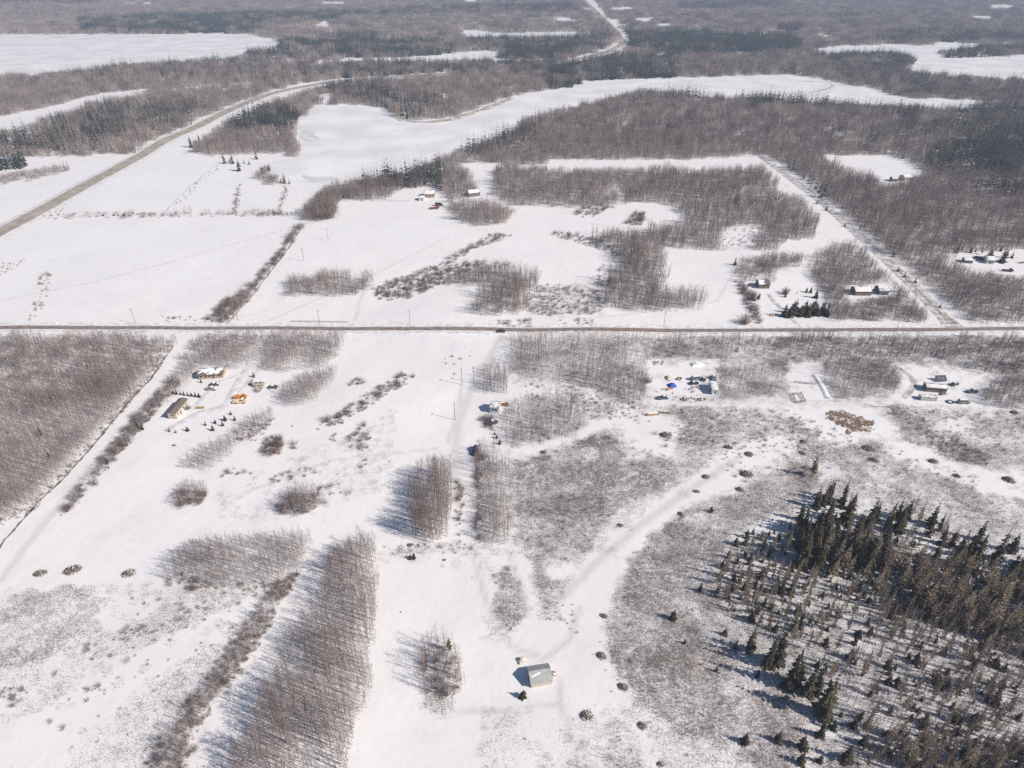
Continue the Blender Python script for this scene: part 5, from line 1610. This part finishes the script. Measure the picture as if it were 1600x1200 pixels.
def scrap(px, py, rz, w, mats, label, seed):
    X, Y, Z = ground_at(px, py)
    t = thing('scrap_heap', (X, Y, Z), rz, label, 'scrap heap')
    r = random.Random(seed)
    for i in range(9):
        x, y = r.uniform(-w / 2, w / 2), r.uniform(-w / 4, w / 4)
        k = i % 3
        m = mats[i % len(mats)]
        if k == 0:
            q = MB().box((0, 0, 0), (r.uniform(.8, 1.8), r.uniform(.6, 1.2), .08))
            o = part('metal_sheet', q, m, t)
            o.rotation_euler = (r.uniform(-.5, .5), r.uniform(-.5, .5), r.uniform(0, 3))
            o.location = (x, y, .5 + r.uniform(0, .3))
        elif k == 1:
            q = MB().tube([(-1, 0, 0), (1, 0, 0)], [.09, .09], 6)
            o = part('beam', q, m, t)
            o.rotation_euler = (0, r.uniform(-.35, .35), r.uniform(0, 3))
            o.location = (x, y, .45)
        else:
            q = MB().tube([(0, 0, 0), (0, 0, .15), (0, 0, .75), (0, 0, .9)], [.28, .31, .31, .28], 9)
            o = part('drum', q, m, t)
            o.location = (x, y, 0)
    part('snow_patch', MB().box((0, 0, .5), (w * .4, w * .25, .2), taper=.6), SNOW, t)
    return t


DARKM = mat('dark_scrap', (.06, .055, .06), (.12, .11, .11), .7, 2)
scrap(1029, 568, .1, 5, (DARKM, RUST), 'dark and rust-red machinery scrap at the top of the cluttered yard', 1)
scrap(1043, 593, 1.0, 5, (RUST, DARKM, GREYWOOD), 'purple-brown scrap heap just above the blue tarp', 2)
scrap(1060, 593, .3, 3, (DARKM, RUST), 'small dark scrap heap right of the blue tarp', 3)
scrap(1072, 625, .3, 4, (GREYWOOD, DARKM), 'grey scrap scattered beside the slate pickup', 4)
scrap(1094, 625, .2, 5, (GREYWOOD, RUST, DARKM), 'brown scrap spread on the south side of the cluttered yard', 5)
scrap(1085, 607, .1, 5, (METALR, DARKM), 'pale metal scrap half buried below the black car', 6)
scrap(1475, 612 + 4, .1, 4, (GREYWOOD, RUST), 'brown clutter against the east end of the mobile home', 7)
scrap(866, 1054, .6, 2.2, (GREYWOOD, CREAM), 'pale boards and clutter beside the shed gable', 8)
scrap(1596, 411, 0, 5, (DARKM, RUST), 'dark clutter at the right edge of the far eastern yard', 9)


def railing(name, pts, rails, hgt, label, cat, closed=False, m=GREYWOOD, step=2.6):
    W = [ground_at(*p) for p in pts]
    o0 = W[0]
    t = thing(name, o0, 0, label, cat)
    segs = list(zip(W, W[1:] + W[:1])) if closed else list(zip(W[:-1], W[1:]))
    pm = MB().tube([(0, 0, -.2), (0, 0, hgt + .15)], [.11, .10], 6).mesh('post', m)
    for (ax, ay, az), (bx_, by_, bz) in segs:
        L = math.hypot(bx_ - ax, by_ - ay)
        n = max(1, round(L / step))
        for k in range(n):
            f = k / n
            obj('post', pm, t, (ax + (bx_ - ax) * f - o0[0], ay + (by_ - ay) * f - o0[1], az - o0[2]))
        for k in range(rails):
            z = hgt * (k + .8) / rails
            q = MB().tube([(ax - o0[0], ay - o0[1], az - o0[2] + z), (bx_ - o0[0], by_ - o0[1], bz - o0[2] + z)], [.09, .08], 5)
            part('rail', q, m, t)
    return t


railing('log_pen', [(1238, 617), (1251, 616), (1258, 628), (1243, 630)], 3, 1.3, 'square pen of brown logs beside the packed track', 'pen', True, WOODW, 3)
railing('rail_fence', [(1241, 598), (1258, 600), (1276, 601)], 3, 1.1, 'low rail fence on open snow above the log pen', 'fence', False)
railing('rail_fence', [(455, 503), (500, 503.5), (545, 504)], 2, .9, 'thin rail fence on the north verge of the gravel road', 'fence', False, GREYWOOD, 6)

# solar panels
X, Y, Z = ground_at(1470, 596)
t = thing('solar_array', (X, Y, Z), .05, 'dark solar panel array of two rows behind the mobile home', 'solar panels')
PVM = mat('solar_cells', (.015, .018, .035), (.025, .03, .05), .2, 1, spec=.6)
pvm = MB().box((0, 0, 0), (1.75, 1.5, .06)).mesh('panel', PVM)
for j in range(2):
    for k in range(3):
        obj('panel', pvm, t, ((k - 1) * 1.9, j * 1.35, 1.0 + j * .95), (math.radians(38), 0, 0))
for k in (-2.4, 0, 2.4):
    part('post', MB().tube([(k, .3, -.2), (k, .8, 1.5)], [.08, .08], 6), METALR, t)
part('rail', MB().tube([(-2.9, .65, 1.35), (2.9, .65, 1.35)], [.06, .06], 6), METALR, t)

# old tractor tyre
X, Y, Z = ground_at(1484, 628.5)
t = thing('tractor_tyre', (X, Y, Z), 0, 'large dark tyre lying flat on the snow below the mobile home', 'tyre')
mb = MB()
n, k_ = 20, 8
for i in range(n):
    for j in range(k_):
        a, b = 6.283 * i / n, 6.283 * j / k_
        R = 1.25 + .32 * math.cos(b)
        mb.v.append((R * math.cos(a), R * math.sin(a), .3 + .3 * math.sin(b)))
for i in range(n):
    for j in range(k_):
        mb.f.append((i * k_ + j, ((i + 1) % n) * k_ + j, ((i + 1) % n) * k_ + (j + 1) % k_, i * k_ + (j + 1) % k_))
        mb.m.append(0)
part('tread', mb, TYRE, t, True)
part('snow_fill', MB().tube([(0, 0, 0), (0, 0, .25), (0, 0, .38)], [1.0, .95, .5], 14), SNOW, t)

# rounded bushes
for px, by, ty, lb, kk in ((1227, 459, 447, 'round tan-brown bush on the snow of the eastern homestead', 0), (1011.5, 597, 586, 'round olive-grey bush at the west edge of the cluttered yard', 6), (294, 639, 631, 'dark round bush beside the trailer home', 5), (1176, 468, 455, 'brown leafless bush west of the dark brown cabin', 2), (1163, 505, 488, 'thin brown bush by the road fence of the eastern homestead', 1)):
    X, Y, Z, h = height_from(px, by, ty)
    t = thing('bush', (X, Y, Z), 1.0 * kk, lb, 'bush')
    t.scale = (h / 1.9, h / 1.9, h / 2.1)
    obj('stems', SHR[kk], t)
    obj('stems', SHR[(kk + 1) % 9], t, None, (0, 0, 1.3))
    obj('stems', SHR[(kk + 2) % 9], t, None, (0, 0, 2.9))

# power poles
POLEM = mat('pole_wood', (.16, .13, .11), (.22, .18, .15), .9, 2)
pole_me = MB().tube([(0, 0, -.4), (0, 0, 5), (0, 0, 9.5)], [.13, .11, .09], 7).mesh('pole', POLEM)
arm_me = MB().box((0, 0, 8.9), (1.9, .12, .12)).mesh('crossarm', POLEM)
ins_me = MB().tube([(0, 0, 8.96), (0, 0, 9.12)], [.06, .04], 6).mesh('insulator', METALR)
for px, py, rz, lb in ((212, 506, 0, 'power pole beside the road at the western field'), (372, 500, 0, 'power pole by the access road junction'), (500, 508, 0, 'power pole beside the road, middle of the western stretch'), (641, 507, 0, 'power pole beside the road below the shrub marsh'), (475, 408, .6, 'power pole on the open field east of the access road'), (513, 376, .6, 'power pole furthest up the access road field'), (1037, 511, 0, 'power pole at the road in front of the eastern field'), (722, 601, 1.2, 'power pole at the trail near the cabin, west of the pair'), (740, 599, 1.2, 'power pole at the trail near the cabin, east of the pair'), (711, 656, 1.2, 'power pole standing in the open snow along the trail'), (1400, 518, 0, 'power pole at the road near the side road junction')):
    X, Y, Z = ground_at(px, py)
    t = thing('power_pole', (X, Y, Z), rz, lb, 'power pole', 'power poles')
    obj('pole', pole_me, t)
    a_ = obj('crossarm', arm_me, t)
    for k in (-.8, 0, .8):
        obj('insulator', ins_me, a_, (k, 0, 0))

# ------------------------------------------------------------------ haze
hb = MB().box((0, 4000, 92), (19000, 11600, 194))
hm = bpy.data.materials.new('haze_air')
hm.use_nodes = True
nt = hm.node_tree
nt.nodes.remove(nt.nodes['Principled BSDF'])
pv = nt.nodes.new('ShaderNodeVolumePrincipled')
pv.inputs['Color'].default_value = (.66, .78, 1.0, 1)
pv.inputs['Density'].default_value = .00018
nt.links.new(pv.outputs['Volume'], nt.nodes['Material Output'].inputs['Volume'])
tag(obj('haze', hb.mesh('haze', hm)), 'thin pale winter haze over the far forest', 'haze', None, 'stuff')
